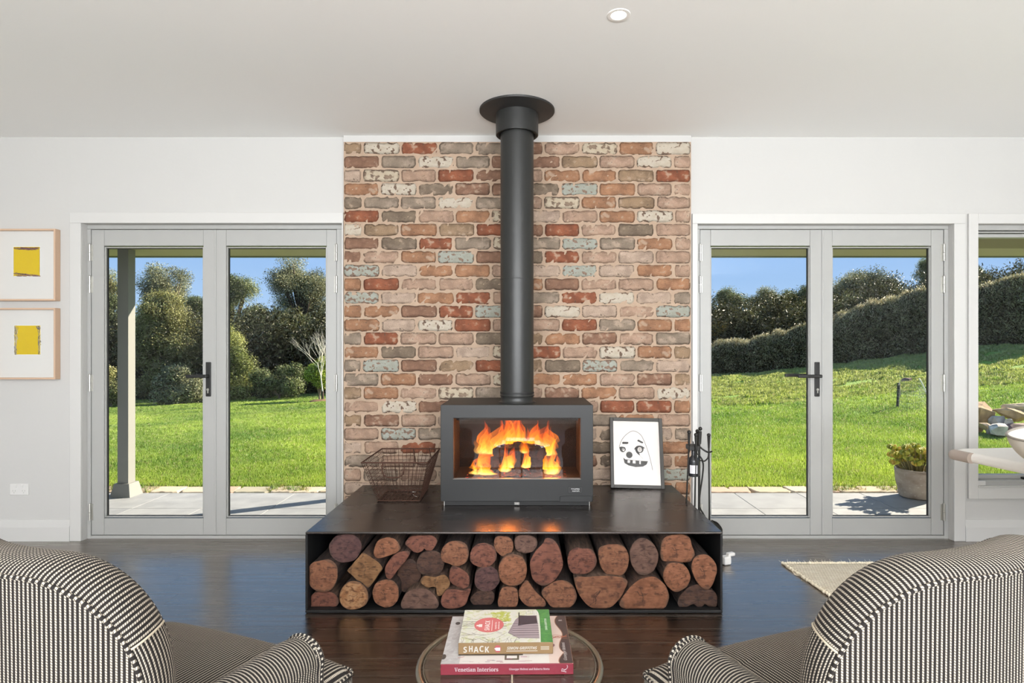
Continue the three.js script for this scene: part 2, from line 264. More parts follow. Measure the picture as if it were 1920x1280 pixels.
  const mg = sheet(nx, ny, (u, v) => { const x = mix(x0, x1, u), y = mix(0, yT, v), e = u === 0 || u === 1 || v === 1; return [x, y, e ? ZF - .0045 : ZF - .0042 + fbm(x * 14, y * 18, 1, 3) * .0034]; }, (u, v) => [mix(x0, x1, u) / .5, mix(0, yT, v) / .5]);
  const side = bb(x0, x1, 0, yT, 0, ZF - .0055, 0);
  const bw = struct('wall_brick', merge([mg, side]), mortarM);
  // courses from the top: joints in tenths of the strip read off the photograph (0 = left edge, 1920 = 660 px), one letter of tone per brick
  const A = [10, 115, 319, 524, 727, 922, 1102, 1306, 1508, 1712, 1908], B = [10, 211, 414, 615, 818, 1000, 1198, 1403, 1607, 1811, 1908];
  const rows = ['kwrggbpcow', 'bgwgbbkpwp', 'mcprbpookr', 'owdbbdlopp', 'dggwgpcokp', 'rdpocmpowp', 'wkokrbrpdp', 'bdrgcglgop', 'bpolbdrpmp', 'olmoopmopm'.replace('olmoopmopm', 'lmoopmlmop'),
    'orppdobppo', 'lmorpgrwmg', 'oobrlbwmpl', 'omwrpprgoo', 'grppdkobpg', 'odpmcrpwok', 'glbkrkdlgm', 'gobpcoopbk', 'kopcgpbopw', 'pwbbgbprro', 'kbpmgpggop', 'plgmbpmdmg', 'mprpbgddoo', 'gpmgbpbdpo', 'pgpmgbpmll', 'mmpgbppmoo', 'pogmbpokgo', 'gmpobgkpom'];
  const r = rng(5);
  rows.forEach((codes, k) => {
    const J = k % 2 ? B : A, yc = PY(265.5 + 25.5 * k + 12.4, ZF), h = 25.5 * (CAMZ - ZF) / F - .0128;
    let jit = 0;
    for (let i = 0; i < 10; i++) {
      const end = i === 9, nj = end ? 0 : (r() - .5) * 8, a = PX(640 + (J[i] + jit) * .34375, ZF), b = PX(640 + (J[i + 1] + nj) * .34375, ZF); jit = nj;
      const w = b - a - .0115, half = w < .16, c = mats[codes[i]] ?? mats.p, gi = half ? 14 + Math.floor(r() * 6) : Math.floor(r() * 14);
      const m = part('brick', shapes[gi], c[Math.floor(r() * c.length)], bw, [(a + b) / 2 + (i === 0 ? -.002 : end ? .002 : 0), yc + (r() - .5) * .003, ZF + .0005 + (r() - .5) * .003]);
      m.scale.set(w * (1 + .012), h * (1.06 + r() * .05), 1); if (r() < .5) m.rotation.z = Math.PI; m.rotation.z += (r() - .5) * .012;
    }
  });
}
// ---------------------------------------------------------------- steel log box the stove stands on
const BOX = { x0: -1.0735, x1: .9475, y1: .3949, z0: .1, z1: 1.099 };
{
  const scr = canvasTex(1024, 512, (c, w, h) => { c.fillStyle = '#504b49'; c.fillRect(0, 0, w, h); const r = rng(3);
    for (let i = 0; i < 1400; i++) { c.fillStyle = `rgba(${r() < .5 ? '30,26,25' : '92,86,84'},${.03 + r() * .05})`; c.beginPath(); c.ellipse(r() * w, r() * h, 4 + r() * 50, 2 + r() * 8, 0, 0, 7); c.fill(); }
    for (let i = 0; i < 150; i++) { const right = r() < .75, x = right ? w * (.72 + r() * .26) : r() * w, y = h * r(), a = r() * 7, l = 3 + r() * 18; c.strokeStyle = `rgba(190,184,178,${.12 + r() * .4})`; c.lineWidth = .6 + r() * .9; c.beginPath(); c.moveTo(x, y); c.quadraticCurveTo(x + Math.cos(a) * l * .5 + r() * 6, y + Math.sin(a) * l * .5 + r() * 6, x + Math.cos(a) * l, y + Math.sin(a) * l); c.stroke(); } });
  const rough = tex(256, 128, (() => { const n = tile((u, v) => fbm(u * 7, v * 5, 4, 4)); return (u, v) => .27 + n(u, v) * .07; })(), { srgb: false });
  const top = phys(0xffffff, 1, { map: scr, roughnessMap: rough, metalness: .75 }), plate = std(0x262627, .5, { metalness: .4 });
  const t = thing('log_box', 'long low black steel box stacked with firewood under the stove', 'log box', [(BOX.x0 + BOX.x1) / 2, 0, (BOX.z0 + BOX.z1) / 2]);
  const hw = (BOX.x1 - BOX.x0) / 2, hd = (BOX.z1 - BOX.z0) / 2, k = .012;
  const tp = new RoundedBoxGeometry(hw * 2, k, hd * 2, 3, .0055).translate(0, BOX.y1 - k / 2, 0), uv = plain(tp); { const p = uv.attributes.position, u = uv.attributes.uv; for (let i = 0; i < p.count; i++) u.setXY(i, (p.getX(i) + hw) / (2 * hw), (hd - p.getZ(i)) / (2 * hd)); }
  part('top_plate', uv, top, t);
  part('bottom_plate', bb(-hw, hw, .002, .016, -hd, hd, .003), plate, t);
  part('side_plate', bb(-hw, -hw + k, .016, BOX.y1 - k, -hd, hd, .003), plate, t); part('side_plate', bb(hw - k, hw, .016, BOX.y1 - k, -hd, hd, .003), plate, t);
  part('back_plate', bb(-hw + k, hw - k, .016, BOX.y1 - k, -hd, -hd + .006, 0), plate, t);
}
// ---------------------------------------------------------------- firewood: outlines of the cut ends, in pixels of two enlargements of the photograph
{
  const endTex = (seed, a, b, d, rings) => { const A = hex(a), B = hex(b), D = hex(d), o = seed * 11.3, r = rng(seed), cr = [...Array(3)].map(() => [r() * 6.28, .2 + r() * .6, r() * .1]);
    return tex(192, 192, (u, v) => { const x = u - .5 + fbm(u * 3 + o, v * 3, 1) * .12, y = v - .5 + fbm(u * 3, v * 3 + o, 5) * .12, rad = Math.hypot(x, y) * 2, an = Math.atan2(y, x);
      const ring = .5 + .5 * Math.sin(rad * rings + fbm(u * 6, v * 6, o) * 5), saw = fbm(u * 5 + o, v * 46, 7, 3); let c = mix3(A, B, clamp(.42 + fbm(u * 4 + o, v * 4, 3) * 1.5 + (ring - .5) * .35 + saw * .95));
      c = mix3(c, D, smooth(.05, .32, fbm(u * 6, v * 9 + o, 9)) * .8);
      for (const [ca, cl, cw] of cr) { let da = Math.abs(Math.atan2(Math.sin(an - ca - fbm(rad * 3, o, 2) * .8), Math.cos(an - ca - fbm(rad * 3, o, 2) * .8))); if (rad < cl && da * rad < .006 + cw * .05) c = mix3(c, [44, 28, 21], .7); }
      return mix3(c, mix3(D, [120, 100, 86], .35), smooth(.84, .92, rad + fbm(u * 9 + o, v * 9, 2) * .08) * .75); }); };
  const bump = tex(128, 128, (() => { const n = tile((u, v) => fbm(u * 7, v * 30, 2, 4)); return (u, v) => .5 + n(u, v); })(), { srgb: false });
  const bumpBark = tex(128, 128, (() => { const n = tile((u, v) => fbm(u * 26, v * 5, 2, 4)); return (u, v) => .5 + n(u, v); })(), { srgb: false });
  const kinds = { red: [0x744839, 0x5d382b, 0x40261f, 22], dark: [0x51382b, 0x412c24, 0x2c1e1a, 20], tan: [0x82583f, 0x69422f, 0x492d1f, 34], pale: [0xa07a57, 0x865c3a, 0x5a3921, 30], gold: [0x805e3e, 0x68482b, 0x47301c, 8], plum: [0x5b3f3b, 0x49302f, 0x33211f, 18], orange: [0x875940, 0x6f462f, 0x4d2f1f, 26], grey: [0x684e42, 0x563e34, 0x3a2720, 24] };
  const ends = {}; let s = 1; for (const k in kinds) { const [a, b, d, rg] = kinds[k]; ends[k] = [0, 1].map(() => std(0xffffff, .85, { map: endTex(s++, a, b, d, rg), bumpMap: bump, bumpScale: .003 })); }
  const bark = ['4e3a30', '3e2f29', '5c483b'].map((c, i) => { const b = hex(parseInt(c, 16)), n = tile((u, v) => fbm(u * 14, v * 3, i * 9, 5)); return std(0xffffff, .95, { map: tex(192, 192, (u, v) => { const k = n(u, v); return mix3([b[0] * .55, b[1] * .52, b[2] * .5], [b[0] * 1.25, b[1] * 1.25, b[2] * 1.25], clamp(.5 + k * 1.6)); }), bumpMap: bumpBark, bumpScale: .008 }); });
  const L = 0, R = 1;
  const logs = [
    [L, 'plum', .03, 'dark plum round log under the top plate, nearest its left end', '300,300 350,215 440,188 530,200 585,270 570,350 520,415 420,435 340,400'],
    [L, 'tan', .0, 'tan round log with fine rings against the left side of the steel box', '120,540 150,440 230,415 310,405 370,460 370,590 320,670 230,685 150,650'],
    [L, 'red', .02, 'small reddish half log in the bottom left corner of the steel box', '132,820 140,730 200,685 300,680 375,720 385,790 330,825 220,845 140,848'],
    [L, 'gold', .0, 'square sawn golden post end standing on its corner in the wood stack', '458,505 490,465 560,380 595,345 640,365 765,480 740,520 670,625 640,650 600,635 500,545'],
    [L, 'pale', -.01, 'pale cream round log with a cracked heart, palest in the bottom row', '392,730 420,640 500,590 580,610 640,690 630,780 560,830 460,835 405,790'],
    [L, 'orange', .03, 'orange half log lying flat side down above the square golden post end', '685,345 720,250 800,215 880,240 918,320 820,375 710,395 690,370'],
    [L, 'red', .02, 'thin red wedge of split wood beside the square golden post end', '780,490 830,400 900,345 1000,340 975,400 900,490 825,580 795,560'],
    [L, 'orange', .01, 'orange round log just right of the pale cream one in the bottom row', '675,690 710,605 800,575 880,610 905,700 880,780 820,820 740,805 690,760'],
    [L, 'red', .04, 'notched red half log hanging rounded side up under the top plate', '955,270 1000,210 1100,200 1200,205 1232,250 1190,325 1140,330 1130,295 1110,330 1050,350 990,310'],
    [L, 'dark', .09, 'dark brown log set deep in shade left of the darkest round one', '890,520 930,440 1010,400 1085,480 1090,570 1020,650 940,690 900,620'],
    [L, 'dark', .06, 'darkest smooth round log above the knobbly pale branch end', '1052,450 1080,370 1150,330 1250,345 1295,430 1270,510 1190,548 1100,535'],
    [L, 'grey', .0, 'wide greyish half round log flat on the bottom plate, left part of the stack', '918,780 960,700 1060,655 1160,670 1230,740 1245,810 1200,838 930,830'],
    [L, 'gold', .02, 'knobbly pale branch end with a hooked underside in the wood stack', '1085,595 1120,550 1220,555 1290,535 1345,600 1310,680 1260,722 1230,715 1245,670 1200,640 1140,645'],
    [L, 'tan', .03, 'tan round log in the top row right of the notched half log', '1262,370 1290,290 1370,245 1470,265 1505,340 1490,420 1420,465 1330,445 1280,420'],
    [L, 'red', .02, 'small squarish red block of split wood under the tan round log', '1340,590 1355,470 1430,480 1500,540 1508,620 1480,665 1410,645'],
    [L, 'red', .0, 'reddish five-sided log on the bottom plate right of the wide greyish half round', '1260,770 1310,670 1400,665 1450,672 1520,655 1500,730 1470,800 1380,830 1280,815'],
    [L, 'red', .02, 'red round log with a peeling bark edge in the top row', '1510,390 1540,300 1630,262 1720,300 1745,380 1700,455 1600,475 1530,440'],
    [L, 'plum', .02, 'purplish round log directly below the one with peeling bark', '1550,570 1580,490 1680,462 1755,510 1770,590 1720,660 1640,685 1570,650'],
    [L, 'dark', .04, 'dark blunt log in the bottom row just behind the books', '1512,750 1560,690 1640,665 1720,690 1715,770 1650,815 1550,800'],
    [L, 'tan', .03, 'smallest round log of the top row, left of the grey-ringed one', '1718,280 1735,215 1800,205 1870,230 1888,300 1860,360 1800,382 1740,340'],
    [R, 'orange', .0, 'round log with a bright red heart inside a dark ring, centre of the stack', '-70,480 -40,400 40,360 130,380 172,470 160,570 100,630 10,632 -50,590'],
    [R, 'grey', .03, 'small grey-ringed round log under the middle of the top plate', '65,270 80,210 160,195 240,215 265,270 230,335 150,355 85,330'],
    [R, 'red', .0, 'tall pear-shaped red log with a swollen knot, largest in the middle of the stack', '200,430 250,330 310,270 340,215 410,240 460,330 485,450 450,540 400,600 310,635 230,590 205,510'],
    [L, 'tan', .02, 'square-shouldered tan log on the bottom plate right behind the books', '1755,740 1790,650 1880,640 1915,660 1920,800 1880,822 1760,820'],
    [R, 'tan', .02, 'split wedge with a pale bark edge leaning beside the books', '100,700 130,620 170,580 240,670 340,780 320,820 230,825 140,780'],
    [R, 'tan', .01, 'leaning brown log on the bottom plate below the tall pear-shaped one', '295,690 360,620 480,580 560,620 605,720 570,800 480,840 390,820 330,750'],
    [R, 'red', .03, 'round log with a torn orange rim in the top row, right half of the box', '520,420 545,330 600,300 650,310 730,320 775,410 750,490 680,530 580,532 540,500'],
    [R, 'tan', .03, 'brown round log with a dark arched crack, third from right in the top row', '785,370 800,300 900,275 1000,290 1050,370 1040,480 990,545 880,545 810,480'],
    [R, 'grey', .02, 'grey oval log standing tall in the top row with a knot at its right', '1055,330 1090,260 1160,220 1240,250 1300,350 1290,460 1230,530 1150,545 1080,470'],
    [R, 'orange', .02, 'bell-shaped orange log at the right end of the top row', '1320,390 1340,230 1400,197 1560,205 1590,280 1615,370 1580,425 1400,425 1340,420'],
    [R, 'orange', .0, 'round orange log with a black star crack in its middle', '1340,560 1370,460 1440,430 1530,460 1578,550 1550,640 1450,685 1370,630'],
    [R, 'orange', .0, 'smooth peach-coloured teardrop log against the right side of the steel box', '1585,470 1610,390 1680,360 1760,390 1805,480 1790,570 1740,660 1690,660 1630,600'],
    [R, 'tan', .0, 'wide half round log lying curved side down, largest in the bottom row', '580,560 680,555 800,548 920,550 1040,590 1010,680 940,780 860,830 750,830 670,780 610,690'],
    [R, 'orange', .0, 'wide domed log flat side down next to the largest half round', '965,800 1000,720 1080,620 1180,560 1280,560 1370,640 1395,740 1350,832 1150,835 990,825'],
    [R, 'dark', .02, 'low brown log with a broken lower edge in the bottom right corner', '1465,780 1500,700 1570,640 1640,620 1700,650 1790,690 1815,780 1770,830 1700,790 1660,835 1600,790 1490,828'],
  ];
  const rr = rng(41), FL = .0165;
  logs.forEach(([side, kind, inset, label, txt], li) => {
    const z = BOX.z1 - .012 - inset - rr() * .008, pts = txt.split(' ').map((p) => { const [a, b] = p.split(',').map(Number); return [PX((side ? 950 : 550) + a * .21875, z), PY(960 + b * .21875, z)]; });
    let cx = 0, cy = 0; pts.forEach((p) => { cx += p[0] / pts.length; cy += p[1] / pts.length; });
    const cv = new THREE.CatmullRomCurve3(pts.map((p) => V(p[0] - cx, p[1] - cy, 0)), true, 'centripetal'), N = 44, ring = cv.getSpacedPoints(N).slice(0, N);
    let area = 0; ring.forEach((p, i) => { const q = ring[(i + 1) % N]; area += p.x * q.y - q.x * p.y; }); if (area < 0) ring.reverse();
    const o = li * 3.7; ring.forEach((p, i) => { const a = i / N * 6.283, k = .985 + noise(Math.cos(a) * 2 + o, Math.sin(a) * 2, 1) * .035; p.x *= k; p.y *= k; p.x = clamp(p.x, BOX.x0 + .0135 - cx, BOX.x1 - .0135 - cx); p.y = Math.max(p.y, FL - cy); p.y = Math.min(p.y, BOX.y1 - .0135 - cy); });
    const len = .42 + rr() * .12, ext = Math.max(...ring.map((p) => Math.hypot(p.x, p.y)));
    const pos = [0, 0, 0], uv = [.5, .5], idx = [], rings = [.35, .7, .95, 1];
    rings.forEach((k, ri) => ring.forEach((p) => { pos.push(p.x * k, p.y * k, ri === 3 ? -.004 : fbm(p.x * k * 22 + o, p.y * k * 22, 3) * .012); uv.push(.5 + p.x * k / ext / 2, .5 + p.y * k / ext / 2); }));
    for (let i = 0; i < N; i++) { const j = (i + 1) % N; idx.push(0, 1 + i, 1 + j); for (let ri = 0; ri < 3; ri++) { const a = 1 + ri * N + i, b = 1 + ri * N + j, c = a + N, d = b + N; idx.push(a, c, d, a, d, b); } }
    const eg = new THREE.BufferGeometry(); eg.setAttribute('position', new THREE.Float32BufferAttribute(pos, 3)); eg.setAttribute('uv', new THREE.Float32BufferAttribute(uv, 2)); eg.setIndex(idx); eg.computeVertexNormals();
    const bg = sheet(N, 12, (u, v) => { const i = Math.round(u * N) % N, p = ring[i], a = i / N * 6.283, k = 1 - Math.abs(noise(Math.cos(a) * 2 + o, Math.sin(a) * 2, v * 5)) * .09 * Math.min(1, v * 6); return [p.x * k, Math.min(BOX.y1 - .0135 - cy, Math.max(p.y * k, FL - cy)), -.004 - v * len]; }, (u, v) => [u * 2, v * len * 3]);
    const t = thing('firewood_log', label, 'firewood', [cx, cy, z], 0, undefined);
    const m = ends[kind]; part('cut_end', eg, m[li % 2], t); part('bark', bg, bark[li % 3], t);
  });
}
// ---------------------------------------------------------------- wood stove with its flue
const STV = { x0: PX(826, .625), x1: PX(1112, .625), y0: .422, y1: .9655, z0: .115, z1: .625 };
const flicker = (h) => [h[0], h[1], h[2]];
{
  const powder = tex(256, 256, (() => { const n = tile((u, v) => noise(u * 70, v * 70, 2)); return (u, v) => .5 + n(u, v) * .5; })(), { srgb: false });
  const body = std(0x181919, .5, { bumpMap: powder, bumpScale: .00025 }), dark = std(0x1a1a1a, .6), lining = std(0x14110f, .95, { bumpMap: grainT, bumpScale: .003 });
  const cx = (STV.x0 + STV.x1) / 2, hw = (STV.x1 - STV.x0) / 2, zc = (STV.z0 + STV.z1) / 2, hd = (STV.z1 - STV.z0) / 2, y0 = STV.y0, y1 = STV.y1, gy = BOX.y1 + .0005;
  const t = thing('wood_stove', 'dark grey steel wood stove with a wide glass front and lit fire', 'stove', [cx, 0, zc]);
  const k = .012, zf = hd;
  part('body', merge([bb(-hw, hw, y1 - k, y1, -hd, hd - .03, .004), bb(-hw, -hw + k, y0, y1 - k, -hd, hd - .03, .002), bb(hw - k, hw, y0, y1 - k, -hd, hd - .03, .002), bb(-hw + k, hw - k, y0, y1 - k, -hd, -hd + k, 0), bb(-hw + k, hw - k, y0, y0 + k, -hd, hd - .03, 0)]), body, t);
  // door front with the window cut out
  const wx0 = PX(849.5, .62) - cx, wx1 = PX(1089, .62) - cx, wy1 = PY(782.5, .62), wy0 = PY(898, .62);
  const s = new THREE.Shape(); const rr = (s, a, b, c, d, r) => { s.moveTo(a + r, c); s.lineTo(b - r, c); s.quadraticCurveTo(b, c, b, c + r); s.lineTo(b, d - r); s.quadraticCurveTo(b, d, b - r, d); s.lineTo(a + r, d); s.quadraticCurveTo(a, d, a, d - r); s.lineTo(a, c + r); s.quadraticCurveTo(a, c, a + r, c); };
  rr(s, -hw + .002, hw - .002, y0 + .002, y1 - .002, .003); const h = new THREE.Path(); rr(h, wx0, wx1, wy0, wy1, .002); s.holes.push(h);
  // the ash lip is a separate plate let into the lower right corner
  const lx = PX(1049, .625) - cx, ly = PY(929, .625), lip = (e) => { const q = new THREE.Shape(); q.moveTo(hw - .002 + e, y0 - .0 + e * 0); q.lineTo(lx - e, y0); q.lineTo(lx - e, ly - .012); q.quadraticCurveTo(lx - e, ly + e, lx + .014, ly + e); q.lineTo(hw - .002 + e, ly + e); q.closePath(); return q; };
  part('door', metric(plain(new THREE.ExtrudeGeometry(s, { depth: .026, bevelEnabled: true, bevelThickness: .002, bevelSize: .002, bevelSegments: 2 })).translate(0, 0, zf - .028)), body, t);
  part('ash_lip', metric(plain(new THREE.ExtrudeGeometry(lip(-.0035), { depth: .006, bevelEnabled: true, bevelThickness: .0015, bevelSize: .0015, bevelSegments: 2 })).translate(0, 0, zf - .001)), body, t);
  part('lip_groove', metric(plain(new THREE.ExtrudeGeometry(lip(-.0005), { depth: .001, bevelEnabled: false })).translate(0, 0, zf)), dark, t);
  part('window_trim', merge([bb(wx0 - .001, wx0 + .004, wy0, wy1, zf - .02, zf - .004, 0), bb(wx1 - .004, wx1 + .001, wy0, wy1, zf - .02, zf - .004, 0), bb(wx0, wx1, wy1 - .004, wy1, zf - .02, zf - .004, 0)]), dark, t);
  part('window_sill', bb(wx0, wx1, wy0 - .001, wy0 + .004, zf - .022, zf + .001, .001), std(0x6d6862, .4, { metalness: .5 }), t);
  part('glass_pane', new THREE.PlaneGeometry(wx1 - wx0, wy1 - wy0).translate((wx0 + wx1) / 2, (wy0 + wy1) / 2, zf - .012), phys(0xffffff, 0, { transmission: 1, thickness: 0, ior: 1.62, specularIntensity: 1 }), t);
  // firebox lining
  part('firebox', merge([bb(-hw + .05, hw - .05, wy0 - .03, wy0 - .012, -hd + .09, hd - .035, 0), bb(-hw + .05, hw - .05, wy0 - .03, wy1 + .03, -hd + .07, -hd + .09, 0), bb(-hw + .04, -hw + .06, wy0 - .03, wy1 + .03, -hd + .07, hd - .035, 0), bb(hw - .06, hw - .04, wy0 - .03, wy1 + .03, -hd + .07, hd - .035, 0), bb(-hw + .05, hw - .05, wy1 + .012, wy1 + .03, -hd + .07, hd - .035, 0)]), lining, t);
  part('baffle', bb(-hw + .07, hw - .07, wy1 - .035, wy1 - .02, -hd + .1, hd - .16, .002), lining, t);
  const bt = canvasTex(128, 56, (c, w, hh) => { c.fillStyle = '#151515'; c.fillRect(0, 0, w, hh); c.strokeStyle = '#4a4a4a'; c.lineWidth = 3; c.strokeRect(3, 3, w - 6, hh - 6); c.fillStyle = '#e4e4e4'; const r = rng(9); for (const [x0, x1, y, H] of [[26, 104, 12, 13], [36, 100, 34, 12]]) for (let x = x0; x < x1; x += 7) { c.fillRect(x, y + r() * 3, 2.2, H - r() * 4); c.fillRect(x + 1, y + (r() < .5 ? 1 : H - 4), 4.5, 2.6); if (r() < .5) c.fillRect(x + 3.6, y + 2, 2, H - 4); } });
  const bxx = PX(1078.3, .625) - cx, byy = PY(917.8, .625), badge = part('badge', bb(bxx - .0385, bxx + .0385, byy - .0155, byy + .0155, zf, zf + .003, .001), dark, t);
  part('badge_print', new THREE.PlaneGeometry(.074, .029).translate(bxx, byy, zf + .0034), std(0xffffff, .4, { map: bt }), badge);
  part('air_slot', bb(PX(964, .625) - cx, PX(981, .625) - cx, PY(936.5, .625), PY(934.5, .625), zf - .001, zf + .0006, 0), dark, t);
  part('plinth', merge([bb(-hw + .02, hw - .02, gy, y0, -hd + .02, zf - .012, .002)]), dark, t);
  part('foot', bb(-hw + .0185, -hw + .021, gy, y0, zf - .04, zf - .008, 0), M.steel, t); part('foot', bb(hw - .021, hw - .0185, gy, y0, zf - .04, zf - .008, 0), M.steel, t);
  const ax = PX(969, .625) - cx; part('air_slide', merge([bb(ax - .016, ax + .016, y0 - .022, y0 - .006, zf - .013, zf - .004, .003), ...[-.011, -.004, .003, .01].map((d) => bb(ax + d - .002, ax + d + .002, y0 - .021, y0 - .008, zf - .006, zf - .001, .001))]), std(0x8c8a86, .35, { metalness: .6 }), t);
  // flue
  const fx = PX(969.5, .441), fz = .441, fm = std(0x232423, .42, { bumpMap: powder, bumpScale: .0002 }), R = .0985;
  const fl = thing('stove_flue', 'tall black flue pipe rising from the stove to the ceiling', 'flue', [fx, 0, fz]);
  part('pipe', lathe([[R, y1 + .04], [R, 2.6]], 64), fm, fl); part('pipe_joint', lathe([[R + .0008, 1.69], [R + .0014, 1.692], [R + .0014, 1.694], [R + .0008, 1.696]], 64), fm, fl);
  part('spigot', lathe([[R + .012, y1 + .0005], [R + .012, y1 + .004], [R - .004, y1 + .006], [R - .002, y1 + .034], [R + .003, y1 + .038], [R + .003, y1 + .044], [R, y1 + .047]], 64), fm, fl);
  part('clamp_band', lathe([[R + .0005, y1 + .052], [R + .0025, y1 + .053], [R + .0025, y1 + .062], [R + .0005, y1 + .063]], 64), dark, fl);
  part('collar', lathe([[R, 2.585], [R + .004, 2.552], [.122, 2.548], [.1265, 2.552], [.1265, 2.68]], 72), fm, fl);
  part('ceiling_flange', lathe([[.126, 2.672], [.15, 2.675], [.165, 2.682], [.22, 2.688], [.2235, 2.691], [.2235, 2.6995]], 84), std(0x2b2a29, .5), fl);
  // burning logs, embers and flames
  const char = tex(128, 128, (() => { const n = tile((u, v) => fbm(u * 8, v * 14, 3, 5)); return (u, v) => mix3([16, 13, 11], [62, 44, 33], clamp(.42 + n(u, v) * 1.7)); })());
  const charM = std(0xffffff, .95, { map: char, bumpMap: grainT, bumpScale: .006 }), fy = wy0 - .012;
  const burnt = (label, a, b, r, seed) => { const A = V(...a), B = V(...b), len = A.distanceTo(B), t = thing('burning_log', label, 'firewood', [(A.x + B.x) / 2, (A.y + B.y) / 2, (A.z + B.z) / 2]);
    const q = new THREE.Quaternion().setFromUnitVectors(V(0, 1, 0), B.clone().sub(A).normalize());
    const f = (u, v) => { const an = u * 6.2832, k = r * (1 + fbm(Math.cos(an) * 1.6 + seed, Math.sin(an) * 1.6, v * 4) * .5) * (v < .04 || v > .96 ? .9 : 1); return V(Math.cos(an) * k, (v - .5) * len, Math.sin(an) * k).applyQuaternion(q).toArray(); };
    part('charred_side', sheet(28, 14, f, (u, v) => [u * 2, v * 3]), charM, t);
    for (const v of [0, 1]) { const g = sheet(28, 3, (u, w) => { const e = V(...f(v ? u : 1 - u, v)), c = V(0, (v - .5) * len, 0).applyQuaternion(q); return e.lerp(c, w).toArray(); }); part('charred_end', g, charM, t); } };
  const X = (c, z = .4) => PX(820 + c * .172, z), Y = (c, z = .4) => PY(740 + c * .172, z);
  burnt('dark burning log lying low at the left front of the fire', [X(400, .5), Y(800, .5), .5], [X(640, .42), Y(745, .42), .40], .042, 1);
  burnt('burning log across the top left of the fire pile', [X(640), Y(610), .44], [X(830), Y(612), .33], .034, 2);
  burnt('burning log across the top right of the fire pile', [X(930), Y(610), .33], [X(1140), Y(618), .45], .041, 3);
  burnt('charred log standing upright in the middle of the fire', [X(880), Y(860), .44], [X(880), Y(545), .34], .036, 4);
  burnt('dark charred stump at the left of the fire centre', [X(690), Y(860), .40], [X(665), Y(665), .36], .034, 5);
  burnt('dark charred stump at the right of the fire centre', [X(1080), Y(870), .42], [X(1085), Y(675), .37], .036, 6);
  const ember = new THREE.MeshStandardMaterial({ color: 0x2a1c16, roughness: 1, emissive: 0xff3a0c, emissiveIntensity: .9, emissiveMap: tex(128, 128, (() => { const n = tile((u, v) => fbm(u * 12, v * 12, 8, 4)); return (u, v) => clamp((n(u, v) - .14) * 5); })(), { srgb: false }) });
  const em = part('fire_embers', sheet(50, 24, (u, v) => { const x = mix(X(330), X(1400), u), z = mix(.565, .26, v); return [x, fy + .002 + Math.max(0, fbm(x * 22, z * 22, 4)) * .05 * Math.sin(Math.PI * clamp(u)) + .012 * Math.sin(Math.PI * u), z]; }, (u, v) => [u * 2.2, v]), ember, scene); em.userData.kind = 'stuff'; tag(em, 'glowing red embers and ash on the floor of the firebox', 'embers');
  const fire = thing('fire', 'orange flames burning round the logs inside the stove', 'fire', [X(860), fy, .4]);
  const grad = tex(8, 128, (u, v) => v < .3 ? mix3([255, 214, 120], [255, 150, 36], v / .3) : mix3([255, 150, 36], [226, 70, 8], (v - .3) / .7));
  const flameM = new THREE.MeshPhysicalMaterial({ color: 0x000000, specularIntensity: 0, roughness: 1, emissive: 0xffffff, emissiveMap: grad, emissiveIntensity: 3.4, vertexColors: true, transparent: true, side: THREE.DoubleSide });
  const flame = (cx, by, hgt, rad, z, lean, a0, seed) => {
    const bx0 = X(cx, z) - fire.position.x, by0 = Y(by, z) - fire.position.y, H = hgt * .172 * (CAMZ - z) / F, R0 = rad * .172 * (CAMZ - z) / F, list = [];
    for (let sh = 0; sh < 3; sh++) { const sc = 1.3 - sh * .36, hs = 1.1 - sh * .2;
      const g = sheet(26, 26, (u, v) => { const an = Math.PI * (1 - u), prof = Math.pow(Math.sin(Math.PI * Math.pow(v * .94 + .06, .6)), .8) * (1 - .3 * v), wob = 1 + noise(Math.cos(an) * 1.9 + seed, v * 4.4, sh * .3) * 1.2 * (.25 + v); const r = R0 * sc * prof * wob;
        const sx = lean * v * v * H + noise(seed * 3, v * 2.6, 1) * R0 * 1.3 * v; return [bx0 + sx + Math.cos(an) * r, by0 + v * H * hs * .98 * (1 + noise(Math.cos(an) * 2.6 + seed, 3, 7) * .75), z - fire.position.z + Math.sin(an) * r * .5 - sh * .004]; }, (u, v) => [.5, v]);
      const n = g.attributes.position.count, col = new Float32Array(n * 4); for (let i = 0; i < n; i++) { const v = g.attributes.uv.getY(i), u = (i % 27) / 26; col[i * 4] = col[i * 4 + 1] = col[i * 4 + 2] = 1; col[i * 4 + 3] = clamp(a0 * (2.2 + sh) * Math.pow(1 - v, .8) * smooth(0, .12, v) * Math.pow(Math.sin(Math.PI * u), 1.1)); } g.setAttribute('color', new THREE.BufferAttribute(col, 4)); list.push(g); }
    part('flame', mergeGeometries(list), flameM, fire).castShadow = false; };
  // behind the logs
  flame(540, 650, 270, 110, .31, -.1, .15, 1); flame(680, 650, 300, 115, .29, .05, .2, 2); flame(865, 640, 400, 125, .30, 0, .27, 3); flame(1010, 640, 320, 115, .29, .1, .23, 4); flame(1140, 650, 280, 105, .31, .15, .18, 5); flame(1215, 665, 230, 75, .33, .25, .14, 6); flame(770, 640, 340, 80, .27, -.1, .16, 12);
  flame(775, 865, 330, 60, .30, 0, .24, 21); flame(985, 865, 340, 62, .30, 0, .26, 22); flame(610, 865, 260, 60, .33, 0, .16, 23); flame(1170, 865, 280, 60, .33, 0, .18, 24);
